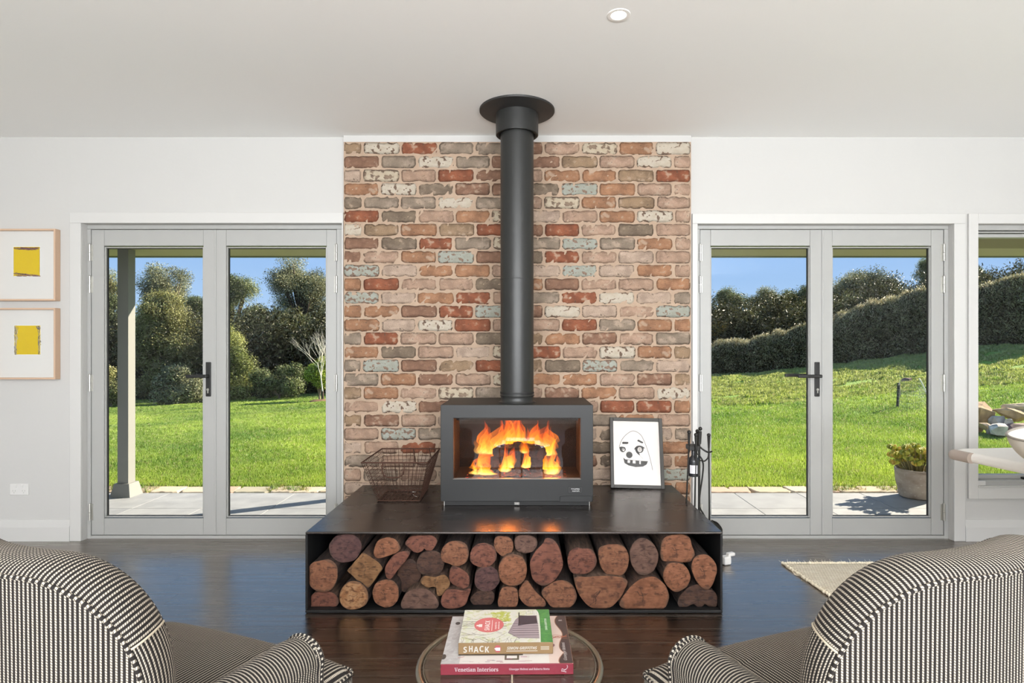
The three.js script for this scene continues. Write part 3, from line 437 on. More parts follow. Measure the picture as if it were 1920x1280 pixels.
  // in front
  flame(460, 868, 250, 95, .5, .35, .22, 7); flame(540, 872, 110, 75, .53, 0, .3, 13); flame(745, 842, 230, 60, .48, -.15, .24, 8); flame(800, 800, 190, 44, .47, .1, .18, 14); flame(965, 800, 170, 42, .48, .1, .28, 9); flame(1245, 872, 260, 72, .47, .1, .26, 10); flame(1290, 840, 160, 40, .46, .2, .14, 11); flame(950, 640, 150, 50, .46, 0, .1, 15);
  for (const [c, y, z, I] of [[860, 520, .33, 1.1], [500, 800, .52, .3], [760, 740, .5, .3], [1240, 790, .5, .35], [1080, 540, .33, .6], [640, 560, .33, .6]]) { const l = new THREE.PointLight(0xff8a30, I * .5); l.name = 'fire_glow'; l.position.set(X(c, z), Y(y, z), z); l.shadow.radius = 2; l.castShadow = true; scene.add(l); }
}
// ---------------------------------------------------------------- outside: patio, veranda, lawn
const GROUND = -.06;
const hills = [[-90, -1.2], [-30, -.8], [-12.8, -.5], [-7, -.27], [0, -.06], [7.6, .34], [10.9, .82], [13.6, 1.22], [15.1, 1.5], [25, 2.9], [60, 6], [110, 8]];
const hillAt = (x) => { let k = 0; while (k < hills.length - 2 && x > hills[k + 1][0]) k++; const [a, b] = [hills[k], hills[k + 1]]; return mix(a[1], b[1], clamp((x - a[0]) / (b[0] - a[0]))); };
// Z is the distance from the camera along its axis; x / Z decides which way the slope leans
function ground(x, z) {
  const Z = CAMZ - z, far = smooth(8, 21, Z), k = 20 / Math.max(Z, 6), dir = x * k;
  const h = mix(GROUND, hillAt(dir) * (Z > 20 ? 1 + (Z - 20) * .012 : 1), far), rough = smooth(1.5, 5, x * Math.min(k, 1.6)) * smooth(10, 14, Z);
  return h + (fbm(x * .35, z * .35, 3, 3) * .10) * smooth(7, 12, Z) + rough * (fbm(x * 1.4, z * 2.6, 9, 3) * .16) + smooth(24, 40, Z) * fbm(x * .05, z * .05, 1) * 1.5;
}
{
  const tileT = tex(256, 256, (() => { const a = tile((u, v) => fbm(u * 5, v * 5, 3, 5)), b = tile((u, v) => noise(u * 80, v * 80, 4)); return (u, v) => mix3(hex(0x82868a), hex(0x9a9ea2), clamp(.5 + a(u, v) * 1.3 + b(u, v) * .18)); })());
  const tileM = [0xffffff, 0xf2f3f5, 0xfafafa].map((c) => std(c, .7, { map: tileT, bumpMap: grainT, bumpScale: .0015 }));
  const pt = struct('patio', bb(-6.2, 6.6, -.3, GROUND - .012, -1.57, -.2, 0), std(0x8c8d8d, .9)); const r = rng(8), P = .585;
  for (let j = 0; j < 3; j++) for (let i = -5; i < 17; i++) { const x0 = -3.33 + i * P, z0 = -1.57 + j * P + (j ? -.045 : 0), z1 = Math.min(-.2, j === 0 ? -1.03 : -1.57 + (j + 1) * P - .045); const a = Math.max(-6.2, x0); if (a > x0 + P - .05) continue;
    const g = bb(a + .0025, x0 + P - .0025, GROUND - .02, GROUND, z0 + .0025, z1 - .0025, .002), uv = g.attributes.uv, o = r(); for (let k = 0; k < uv.count; k++) uv.setXY(k, uv.getX(k) / .9 + o, uv.getY(k) / .9 + o * 3); part('patio_tile', g, tileM[Math.floor(r() * 3)], pt); }
  // row of flat paving stones between patio and lawn
  const ed = struct('paver_edging', bb(-6.2, 6.6, -.3, GROUND - .03, -1.9, -1.575, 0), std(0x6f6a50, .95)); const pc = [0xa79c88, 0x9e907b, 0xa99382, 0x999686, 0xb0a696].map((c) => std(c, .9, { bumpMap: grainT, bumpScale: .004 }));
  let x = -6.1; while (x < 6.5) { const w = .17 + r() * .22, n = 9, s = [], sh = (r() - .5) * .16; for (let i = 0; i < n * 4; i++) { const a = i / (n * 4) * 6.283, c = Math.cos(a), q = Math.sin(a), m = Math.max(Math.abs(c), Math.abs(q)); s.push(new THREE.Vector2(c / m * w * .47 * (1 + noise(x * 9, a * 2, 2) * .16) + q / m * sh * .5, q / m * .135 * (1 + noise(x * 7, a * 2, 5) * .18))); }
    const g = metric(plain(new THREE.ExtrudeGeometry(new THREE.Shape(s), { depth: .03, bevelEnabled: true, bevelThickness: .012, bevelSize: .01, bevelSegments: 2 })).rotateX(-Math.PI / 2).translate(x + w / 2, GROUND - .038 + r() * .008, -1.735 + (r() - .5) * .02)); part('paving_stone', g, pc[Math.floor(r() * 5)], ed); x += w + .012; }
  // veranda roof and posts
  struct('veranda_roof', bb(-9, 9, 2.2, 2.5, -1.86, -1.43, 0), M.soffit); struct('veranda_ceiling', bb(-9, 9, 2.202, 2.5, -1.43, -.2, 0), M.soffitInner);
  struct('veranda_gutter', bb(-9, 9, 2.195, 2.33, -1.95, -1.86, .01), std(0x4d4a42, .5));
  const post = (name, label, px) => { const t = thing(name, label, 'post', [px, GROUND, -1.476]);
    part('shaft', bb(-.05, .05, .1, 2.2 - GROUND, -.05, .05, .004), M.postpaint, t);
    const g = new THREE.CylinderGeometry(.068 * 1.414, .092 * 1.414, .12, 4, 1).rotateY(Math.PI / 4).translate(0, .06, 0); part('plinth', toCreasedNormals(g, .4), M.postpaint, t); };
  post('veranda_post', 'grey painted square veranda post with a flared foot on the patio', -3.68);
  struct('veranda_post_rear', bb(-1.48, -1.38, GROUND, 2.2, -1.526, -1.426, .004), M.postpaint);
}
// lawn and the ground beyond it
{
  const lawnT = tex(512, 512, (() => { const a = tile((u, v) => fbm(u * 6, v * 6, 3, 5)), b = tile((u, v) => fbm(u * 60, v * 90, 4, 3)), c = tile((u, v) => fbm(u * 18, v * 30, 14, 3)); return (u, v) => { let k = mix3(hex(0x5a8426), hex(0x87a83c), clamp(.5 + a(u, v) * .9 + b(u, v) * .9)); return mix3(k, hex(0x4f6a22), smooth(.1, .4, c(u, v)) * .7); }; })(), { repeat: [1, 1] });
  const bumpL = tex(512, 512, (() => { const b = tile((u, v) => fbm(u * 50, v * 70, 4, 4)); return (u, v) => .5 + b(u, v); })(), { srgb: false });
  const nx = 240, nz = 200, X = (u) => { const t = u * 2 - 1; return (t * .35 + t * t * t * .65) * 90; }, Zd = (v) => -1.87 - (v * .25 + v * v * v * .75) * 95;
  const g = sheet(nx, nz, (u, v) => { const x = X(u), z = Zd(v); return [x, ground(x, z) - .005, z]; }, (u, v) => [X(u) / 2.2, Zd(v) / 2.2]);
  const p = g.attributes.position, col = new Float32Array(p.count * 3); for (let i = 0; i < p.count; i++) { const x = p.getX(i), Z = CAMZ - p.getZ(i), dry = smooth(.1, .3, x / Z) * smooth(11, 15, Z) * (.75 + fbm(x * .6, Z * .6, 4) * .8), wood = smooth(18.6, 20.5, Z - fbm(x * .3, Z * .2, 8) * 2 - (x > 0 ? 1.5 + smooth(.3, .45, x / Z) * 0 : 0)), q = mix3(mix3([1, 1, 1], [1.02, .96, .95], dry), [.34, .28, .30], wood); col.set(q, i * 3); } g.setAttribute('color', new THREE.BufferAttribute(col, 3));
  struct('lawn', g, std(0xffffff, .95, { map: lawnT, bumpMap: bumpL, bumpScale: .03, vertexColors: true }));
  // grass blades
  const blade = (n, h, w, seed) => { const r = rng(seed), pos = [], nor = []; for (let i = 0; i < n; i++) { const a = r() * 6.28, d = r() * .03, x = Math.cos(a) * d, z = Math.sin(a) * d, b = r() * 6.28, hh = h * (.6 + r() * .6), lx = (r() - .5) * hh * 1.1, lz = (r() - .5) * hh * 1.1, cx = Math.cos(b) * w / 2, cz = Math.sin(b) * w / 2; pos.push(x - cx, 0, z - cz, x + cx, 0, z + cz, x + lx, hh, z + lz); for (let k = 0; k < 3; k++) nor.push(lx / hh * .3, 1, lz / hh * .3); } const g = new THREE.BufferGeometry(); g.setAttribute('position', new THREE.Float32BufferAttribute(pos, 3)); g.setAttribute('normal', new THREE.Float32BufferAttribute(nor, 3)); return g; };
  const gm = phys(0xffffff, .75, { side: THREE.DoubleSide, transmission: .35, thickness: 0, specularIntensity: .4 });
  const field = (name, label, geo, count, pick, tone) => { const im = new THREE.InstancedMesh(geo, gm, count), d = new THREE.Object3D(), r = rng(name.length * 7 + count), c = new THREE.Color(); let k = 0, guard = 0;
    while (k < count && guard++ < count * 6) { const q = pick(r); if (!q) continue; const [x, z, s] = q; d.position.set(x, ground(x, z) - .006, z); d.rotation.set(0, r() * 6.28, 0); d.scale.setScalar(s * (.7 + r() * .6)); d.updateMatrix(); im.setMatrixAt(k, d.matrix); const t = tone(x, z, r); c.setRGB(...t); im.setColorAt(k, c); k++; }
    im.count = k; im.name = name; im.castShadow = im.receiveShadow = true; im.userData.kind = 'stuff'; tag(im, label, 'grass'); scene.add(im); };
  const tone = (x, z, r) => { const n = fbm(x * .9, z * .9, 5) + fbm(x * .25, z * .25, 8) + (r() - .5) * .5, b = mix3([.20, .40, .02], [.64, .84, .10], clamp(.5 + n)); return r() < .06 ? [.62, .58, .25] : b; };
  field('lawn_grass', 'bright green mown grass covering the lawn', blade(12, .028, .005, 3), 230000, (r) => { const Z = 5.78 + Math.pow(r(), 1.6) * 8.5, x = (r() * 1.75 - .85) * Z; if (Z > 14.2) return null; return [x, CAMZ - Z, 1 + Math.max(0, Z - 8) * .06]; }, tone);
  field('bank_grass', 'rough tussocky grass on the sloping bank', blade(14, .055, .012, 5), 130000, (r) => { const Z = 13 + r() * 12, x = (r() * 1.75 - .85) * Z; const right = x > 0; if (!right && Z > 21) return null; if (right && noise(x * 1.2, Z * 2.2, 3) < -.34) return null; return [x, CAMZ - Z, right ? .9 : .6]; }, (x, z, r) => { const b = tone(x, z, r); return x > 0 ? mix3(b, [.74, .74, .24], .5) : b; });
  field('edging_grass', 'small tufts of grass growing between the paving stones', blade(14, .05, .006, 9), 900, (r) => { const x = (r() * 2 - 1) * 5.8; if (noise(x * 2.2, 0, 4) < .08) return null; return [x, -1.62 - r() * .26, .8]; }, (x, z, r) => [.12 + r() * .2, .22 + r() * .15, .04]);
}
// ---------------------------------------------------------------- trees and shrubs
{
  const leafSpray = (n, rad, l, w, seed, up = 0) => { const r = rng(seed), pos = [], nor = []; for (let i = 0; i < n; i++) {
      const d = V(r() * 2 - 1, r() * 2 - 1, r() * 2 - 1).normalize(), c = d.clone().multiplyScalar(rad * Math.cbrt(r())), dir = V(r() * 2 - 1, r() * 2 - 1.2 + up, r() * 2 - 1).normalize(), sd = V(r() * 2 - 1, r() * 2 - 1, r() * 2 - 1).cross(dir).normalize(), L = l * (.7 + r() * .6), a = c.clone().addScaledVector(dir, -L / 2), b = c.clone().addScaledVector(dir, L / 2), m1 = c.clone().addScaledVector(sd, w / 2), m2 = c.clone().addScaledVector(sd, -w / 2);
      for (const q of [a, m2, b, a, b, m1]) { pos.push(q.x, q.y, q.z); } const nn = dir.clone().cross(sd).multiplyScalar(-1); if (nn.y < 0) nn.multiplyScalar(-1); const f = nn.multiplyScalar(1).addScaledVector(c, .55 / rad).add(V(0, .2, 0)).normalize(); for (let k = 0; k < 6; k++) nor.push(f.x, f.y, f.z); }
    const g = new THREE.BufferGeometry(); g.setAttribute('position', new THREE.Float32BufferAttribute(pos, 3)); g.setAttribute('normal', new THREE.Float32BufferAttribute(nor, 3)); return g; };
  const leafM = phys(0xffffff, .55, { side: THREE.DoubleSide, transmission: .42, thickness: 0, specularIntensity: .5 });
  const sprays = { gum: [leafSpray(70, .42, .1, .034, 1), leafSpray(70, .40, .09, .036, 2)], bush: [leafSpray(70, .34, .085, .034, 3), leafSpray(70, .34, .08, .034, 4)], hedge: [leafSpray(46, .26, .085, .026, 5, .8), leafSpray(46, .26, .085, .028, 6, .8)], tip: [leafSpray(16, .13, .06, .018, 7, 1.6)] };
  const trunkM = ['8a7c6c', '4e4338', 'b5aca0'].map((c) => std(parseInt(c, 16), .9, { bumpMap: grainT, bumpScale: .02 }));
  const P3 = (px, py, Z) => V((px - VX) / F * Z, EYE - (py - VY) / F * Z, CAMZ - Z);
  // px, half width, top and foot rows are read off the photograph at the distance Z; blobs of the crown in units of the crown box
  function tree(name, cat, label, px, hw, top, Z, { kind = 'gum', dark, light, blobs = 9, seed = 1, clear = .25, n = 700, trunk = 0, gaps = .0, spread = 1 }) {
    const r = rng(seed * 101 + px), x = (px - VX) / F * Z, z = CAMZ - Z, y0 = ground(x, z), H = EYE - (top - VY) / F * Z - y0, W = hw / F * Z, t = thing(name, label, cat, [x, y0, z]);
    const bl = []; for (let i = 0; i < blobs; i++) { const v = i === 0 ? 1 : clear + (1 - clear) * Math.pow(r(), .8), ww = Math.sqrt(Math.max(.12, 1 - Math.pow((v - .55) / .62, 2))) ; const a = r() * 6.283, q = Math.sqrt(r()) * .72 * ww; const rad = (i === 0 ? .3 : (kind === 'gum' ? .17 + r() * .2 : .24 + r() * .24)) * Math.min(W, H * .45); bl.push([Math.cos(a) * q * W * spread, Math.max(rad * .5, v * H - rad * .7), Math.sin(a) * q * W * .8, rad, kind === 'gum' ? .5 + r() * .3 : .62 + r() * .25]); }
    const list = []; const tw = Math.max(.03, H * .018); list.push([V(0, -.1, 0), V((r() - .5) * W * .2, H * clear, 0), tw * 1.3, tw]);
    const fork = list[0][1]; for (const b of bl) list.push([fork, V(b[0], b[1], b[2]), tw * .6, tw * .2]);
    part('trunk', merge(list.map(([a, b, r1, r2]) => rod(a.toArray(), b.toArray(), r1, 7, r2))), trunkM[trunk], t);
    const geo = sprays[kind], vol = bl.reduce((s, b) => s + b[3] * b[3], 0), c = new THREE.Color(), D = new THREE.Object3D(), m = [[], []];
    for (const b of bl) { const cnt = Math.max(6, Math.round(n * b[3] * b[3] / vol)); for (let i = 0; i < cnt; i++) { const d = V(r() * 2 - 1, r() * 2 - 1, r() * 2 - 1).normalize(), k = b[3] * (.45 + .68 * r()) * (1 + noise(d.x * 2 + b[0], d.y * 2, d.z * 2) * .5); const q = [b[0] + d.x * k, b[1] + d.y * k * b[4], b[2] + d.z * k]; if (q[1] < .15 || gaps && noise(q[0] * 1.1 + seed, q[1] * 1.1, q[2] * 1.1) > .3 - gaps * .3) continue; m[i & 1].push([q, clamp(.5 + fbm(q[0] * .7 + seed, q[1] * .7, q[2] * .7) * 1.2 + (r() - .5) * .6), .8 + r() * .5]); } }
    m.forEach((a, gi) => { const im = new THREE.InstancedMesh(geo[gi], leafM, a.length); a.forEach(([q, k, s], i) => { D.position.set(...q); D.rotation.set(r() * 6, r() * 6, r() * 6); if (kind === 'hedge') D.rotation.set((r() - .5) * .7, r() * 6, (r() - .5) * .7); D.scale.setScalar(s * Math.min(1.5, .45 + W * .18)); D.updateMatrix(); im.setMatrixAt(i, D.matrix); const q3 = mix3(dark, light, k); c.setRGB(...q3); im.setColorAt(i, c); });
      im.name = gi ? 'foliage_001' : 'foliage'; im.userData.kind = 'stuff'; im.castShadow = im.receiveShadow = true; t.add(im); });
    return t;
  }
  const OL = { dark: [0.20, 0.24, 0.08], light: [0.74, 0.72, 0.34] }, GR = { dark: [0.105, 0.158, 0.061], light: [0.46, 0.52, 0.24] }, GY = { dark: [0.158, 0.193, 0.105], light: [0.62, 0.64, 0.40] }, DK = { dark: [0.070, 0.096, 0.044], light: [0.228, 0.280, 0.123] }, SUN = { dark: [0.245, 0.315, 0.088], light: [0.770, 0.800, 0.315] };
  // behind the left glazed door, far to near
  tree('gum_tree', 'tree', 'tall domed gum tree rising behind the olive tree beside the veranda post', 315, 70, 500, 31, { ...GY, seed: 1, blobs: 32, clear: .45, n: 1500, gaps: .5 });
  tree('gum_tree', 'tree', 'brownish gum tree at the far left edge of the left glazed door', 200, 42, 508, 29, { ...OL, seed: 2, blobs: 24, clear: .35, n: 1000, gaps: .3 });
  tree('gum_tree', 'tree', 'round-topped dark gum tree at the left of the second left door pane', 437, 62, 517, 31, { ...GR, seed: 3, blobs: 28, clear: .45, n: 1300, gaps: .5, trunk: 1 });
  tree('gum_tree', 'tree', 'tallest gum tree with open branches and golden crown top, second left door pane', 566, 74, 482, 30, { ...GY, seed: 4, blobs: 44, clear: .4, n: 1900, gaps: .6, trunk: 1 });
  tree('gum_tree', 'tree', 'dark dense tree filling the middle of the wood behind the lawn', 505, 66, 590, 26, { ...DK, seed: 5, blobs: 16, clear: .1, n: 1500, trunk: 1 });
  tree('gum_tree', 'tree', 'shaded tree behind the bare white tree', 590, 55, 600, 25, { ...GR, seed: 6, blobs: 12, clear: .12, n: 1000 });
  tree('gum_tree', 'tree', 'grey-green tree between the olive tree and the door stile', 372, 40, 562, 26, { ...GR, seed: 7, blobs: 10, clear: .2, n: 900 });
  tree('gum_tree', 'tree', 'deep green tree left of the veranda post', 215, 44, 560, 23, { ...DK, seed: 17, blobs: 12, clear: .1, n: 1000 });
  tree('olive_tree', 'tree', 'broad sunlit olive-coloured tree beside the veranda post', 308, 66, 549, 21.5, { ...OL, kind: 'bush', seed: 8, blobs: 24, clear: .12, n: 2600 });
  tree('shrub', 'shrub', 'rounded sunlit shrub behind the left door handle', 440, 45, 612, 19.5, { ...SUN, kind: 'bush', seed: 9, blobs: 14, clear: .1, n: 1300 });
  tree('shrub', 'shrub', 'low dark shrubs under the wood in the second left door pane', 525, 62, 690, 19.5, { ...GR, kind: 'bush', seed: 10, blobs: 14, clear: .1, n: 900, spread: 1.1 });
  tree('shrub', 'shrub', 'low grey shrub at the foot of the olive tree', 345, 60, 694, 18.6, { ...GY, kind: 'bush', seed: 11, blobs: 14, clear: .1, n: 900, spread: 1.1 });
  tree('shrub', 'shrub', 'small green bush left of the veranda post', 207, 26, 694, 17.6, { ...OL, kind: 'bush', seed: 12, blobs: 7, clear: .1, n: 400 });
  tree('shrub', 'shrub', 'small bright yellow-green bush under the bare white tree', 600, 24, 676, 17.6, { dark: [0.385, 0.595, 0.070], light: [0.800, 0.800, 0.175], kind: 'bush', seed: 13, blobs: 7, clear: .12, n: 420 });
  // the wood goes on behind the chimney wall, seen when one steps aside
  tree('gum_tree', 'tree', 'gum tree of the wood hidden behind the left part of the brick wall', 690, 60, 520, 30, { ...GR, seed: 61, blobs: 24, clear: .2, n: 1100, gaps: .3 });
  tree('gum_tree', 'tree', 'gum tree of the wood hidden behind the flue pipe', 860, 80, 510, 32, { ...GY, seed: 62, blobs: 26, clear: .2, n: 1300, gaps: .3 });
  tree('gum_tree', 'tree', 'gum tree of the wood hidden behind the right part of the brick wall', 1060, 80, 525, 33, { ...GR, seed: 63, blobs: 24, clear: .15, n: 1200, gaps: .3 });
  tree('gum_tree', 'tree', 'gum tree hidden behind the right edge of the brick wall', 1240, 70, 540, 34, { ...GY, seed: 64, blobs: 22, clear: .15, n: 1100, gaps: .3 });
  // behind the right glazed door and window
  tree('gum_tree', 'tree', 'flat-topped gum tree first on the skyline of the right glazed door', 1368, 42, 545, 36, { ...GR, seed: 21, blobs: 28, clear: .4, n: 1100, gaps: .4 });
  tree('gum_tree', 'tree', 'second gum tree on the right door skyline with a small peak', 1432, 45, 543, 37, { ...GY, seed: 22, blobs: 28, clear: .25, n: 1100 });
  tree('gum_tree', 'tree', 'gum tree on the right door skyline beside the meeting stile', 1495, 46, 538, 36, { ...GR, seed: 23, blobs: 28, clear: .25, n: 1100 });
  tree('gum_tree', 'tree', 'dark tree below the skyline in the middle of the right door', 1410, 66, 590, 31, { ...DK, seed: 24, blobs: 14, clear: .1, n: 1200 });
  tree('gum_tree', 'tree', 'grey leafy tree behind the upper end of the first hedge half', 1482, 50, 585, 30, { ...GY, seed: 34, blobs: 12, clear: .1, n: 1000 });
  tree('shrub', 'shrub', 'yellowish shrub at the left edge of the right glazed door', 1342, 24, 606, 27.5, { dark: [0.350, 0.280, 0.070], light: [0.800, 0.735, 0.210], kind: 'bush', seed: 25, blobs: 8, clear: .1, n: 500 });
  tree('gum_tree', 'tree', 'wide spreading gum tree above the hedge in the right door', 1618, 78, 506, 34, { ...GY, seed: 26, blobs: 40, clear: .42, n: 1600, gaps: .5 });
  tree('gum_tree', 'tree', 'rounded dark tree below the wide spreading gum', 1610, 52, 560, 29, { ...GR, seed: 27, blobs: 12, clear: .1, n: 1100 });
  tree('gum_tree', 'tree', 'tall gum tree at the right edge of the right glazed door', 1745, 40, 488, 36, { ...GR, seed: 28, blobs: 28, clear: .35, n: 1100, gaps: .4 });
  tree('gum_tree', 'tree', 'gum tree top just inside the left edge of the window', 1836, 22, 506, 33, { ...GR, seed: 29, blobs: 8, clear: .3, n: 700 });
  // the hedge climbs the bank in separate bushes
  const hedge = [[1338, 652, 24, 'lowest hedge bush at the left edge of the right glazed door'], [1372, 642, 23.6, 'second hedge bush up the bank from the left'], [1408, 640, 23.2, 'hedge bush with feathery pale tips in the left half of the right door'], [1446, 630, 22.8, 'hedge bush right of the feathery pale one'], [1484, 622, 22.4, 'hedge bush above the right door handle lever'], [1522, 612, 22, 'hedge bush behind the meeting stile of the right door'], [1562, 600, 21.6, 'hedge bush at the left edge of the last door pane'], [1602, 584, 21.2, 'hedge bush below the rounded dark tree'], [1644, 570, 20.8, 'tall dense hedge bush in the middle of the last door pane'], [1688, 556, 20.4, 'dense hedge bush above the netting stakes'], [1732, 546, 20, 'tall hedge bush at the right edge of the right glazed door'], [1780, 540, 19.4, 'hedge bush hidden behind the wall between door and window'], [1832, 538, 18.8, 'tall hedge bush at the left edge of the window'], [1872, 532, 18.4, 'hedge bush with upright twigs in the window'], [1915, 522, 18, 'tallest hedge bush at the right edge of the picture'], [1965, 520, 17.8, 'hedge bush past the right edge of the picture']];
  hedge.forEach(([px, top, Z, label], i) => {
    const r = rng(400 + i), x = (px - VX) / F * Z, z = CAMZ - Z, y0 = ground(x, z), H = EYE - (top - VY) / F * Z - y0, W = 26 / F * Z * 1.15, t = thing('hedge_bush', label, 'hedge', [x, y0, z]), D = new THREE.Object3D(), c = new THREE.Color();
    part('stems', merge([...Array(7)].map(() => { const a = r() * 6.28; return rod([Math.cos(a) * .12, -.1, Math.sin(a) * .12], [Math.cos(a) * W * .6, H * .75, Math.sin(a) * W * .6], .02, 5, .006); })), trunkM[1], t);
    const put = (name, geo, n, f) => { const im = new THREE.InstancedMesh(geo, leafM, n); for (let k = 0; k < n; k++) { const [q, s, col, up] = f(k); D.position.set(...q); D.rotation.set((r() - .5) * up, r() * 6.28, (r() - .5) * up); D.scale.setScalar(s); D.updateMatrix(); im.setMatrixAt(k, D.matrix); c.setRGB(...col); im.setColorAt(k, c); } im.name = name; im.userData.kind = 'stuff'; im.castShadow = im.receiveShadow = true; t.add(im); };
    const topAt = (qx, qz) => H * (.86 + noise(qx * 1.6 + x, qz * 1.6, 2) * .22), pick = () => { const a = r() * 6.283, q = Math.pow(r(), .35); return [Math.cos(a) * q * W, Math.sin(a) * q * W * .95]; };
    for (const g of [0, 1]) put(g ? 'foliage_001' : 'foliage', sprays.hedge[g], 620, () => { const [qx, qz] = pick(), edge = Math.hypot(qx, qz) / W, h = topAt(qx, qz) * (1 - Math.pow(edge, 5) * .25), y = Math.max(.08, h * (edge > .75 ? r() : 1 - r() * r() * .5)); return [[qx, y, qz], .7 + r() * .5, mix3([.15, .165, .07], [.47, .48, .25], clamp(.45 + fbm(qx * 1.5 + i, y * 1.5, qz * 1.5) * 1.3 + (r() - .5) * .5)), 1.2]; });
    put('sunlit_tips', sprays.tip[0], 900, () => { const [qx, qz] = pick(), h = topAt(qx, qz); return [[qx, h + .14 - Math.pow(r(), 1.5) * .5, qz], .7 + r() * .9, mix3([.42, .42, .24], [.78, .74, .55], r()), .7]; });  // paler colour of these upper sprays stands for sunlight on the hedge top
  });
  // dark undergrowth that closes the foot of the wood
  { const grow = (name, label, n, pick) => { const im = new THREE.InstancedMesh(sprays.bush[0], leafM, n), D = new THREE.Object3D(), c = new THREE.Color(), r = rng(n); for (let k = 0; k < n; k++) { const [x, z, h] = pick(r), y = r() * h; D.position.set(x, ground(x, z) + y, z); D.rotation.set(r() * 6, r() * 6, r() * 6); D.scale.setScalar(.9 + r() * .9); D.updateMatrix(); im.setMatrixAt(k, D.matrix); c.setRGB(...mix3([.06, .07, .035], [.22, .24, .11], clamp(.4 + fbm(x * .8, y * .8, z * .8) + (r() - .5) * .5))); im.setColorAt(k, c); } im.name = name; im.userData.kind = 'stuff'; im.castShadow = im.receiveShadow = true; tag(im, label, 'undergrowth'); scene.add(im); };
    grow('undergrowth', 'dark tangled undergrowth at the foot of the wood behind the left door', 8200, (r) => { const Z = 21.5 + r() * 7, x = -(-.2 + r() * 1.06) * Z; return [x, CAMZ - Z, 2.6 + noise(x * .5, Z) * 1.4]; });
    grow('undergrowth_001', 'dark bushes filling the gap between hedge and gum trees behind the right door', 6500, (r) => { const Z = 27 + r() * 6, x = (.2 + r() * .75) * Z; return [x, CAMZ - Z, 2.8 + noise(x * .4, Z) * 1.6]; }); }
  // bare young tree with white branches
  { const Z = 17.2, x = (605 - VX) / F * Z, z = CAMZ - Z, y = ground(x, z), t = thing('bare_tree', 'leafless young tree with white branches near the right side of the left door', 'tree', [x, y, z]), r = rng(6), list = [];
    const grow = (p, d, l, rad, k) => { const q = p.clone().addScaledVector(d, l); list.push(rod(p.toArray(), q.toArray(), rad, 6, rad * .72)); if (k === 0) return; const n = k > 2 ? 3 : 2; for (let i = 0; i < n; i++) { const e = d.clone().add(V((r() - .5) * 1.25 - .16, .12 + r() * .25, (r() - .5) * 1.0)).normalize(); grow(q.clone().addScaledVector(d, -l * r() * .4), e, l * (.68 + r() * .3), rad * .58, k - 1); } };
    part('branches', (grow(V(0, .28, 0), V(-.12, 1, 0).normalize(), .5, .02, 5), merge(list)), std(0xd9d4c8, .8), t); part('trunk', rod([0, -.05, 0], [0, .3, 0], .045, 8, .032), trunkM[1], t);
    const mg = new THREE.SphereGeometry(.32, 24, 10); { const p = mg.attributes.position; for (let i = 0; i < p.count; i++) p.setXYZ(i, p.getX(i) * (1 + noise(p.getX(i) * 9, p.getZ(i) * 9) * .2) * 1.2, p.getY(i) * .22, p.getZ(i)); mg.computeVertexNormals(); } part('mulch_mound', mg, std(0x7a5f43, 1, { bumpMap: grainT, bumpScale: .03 }), t); }
}
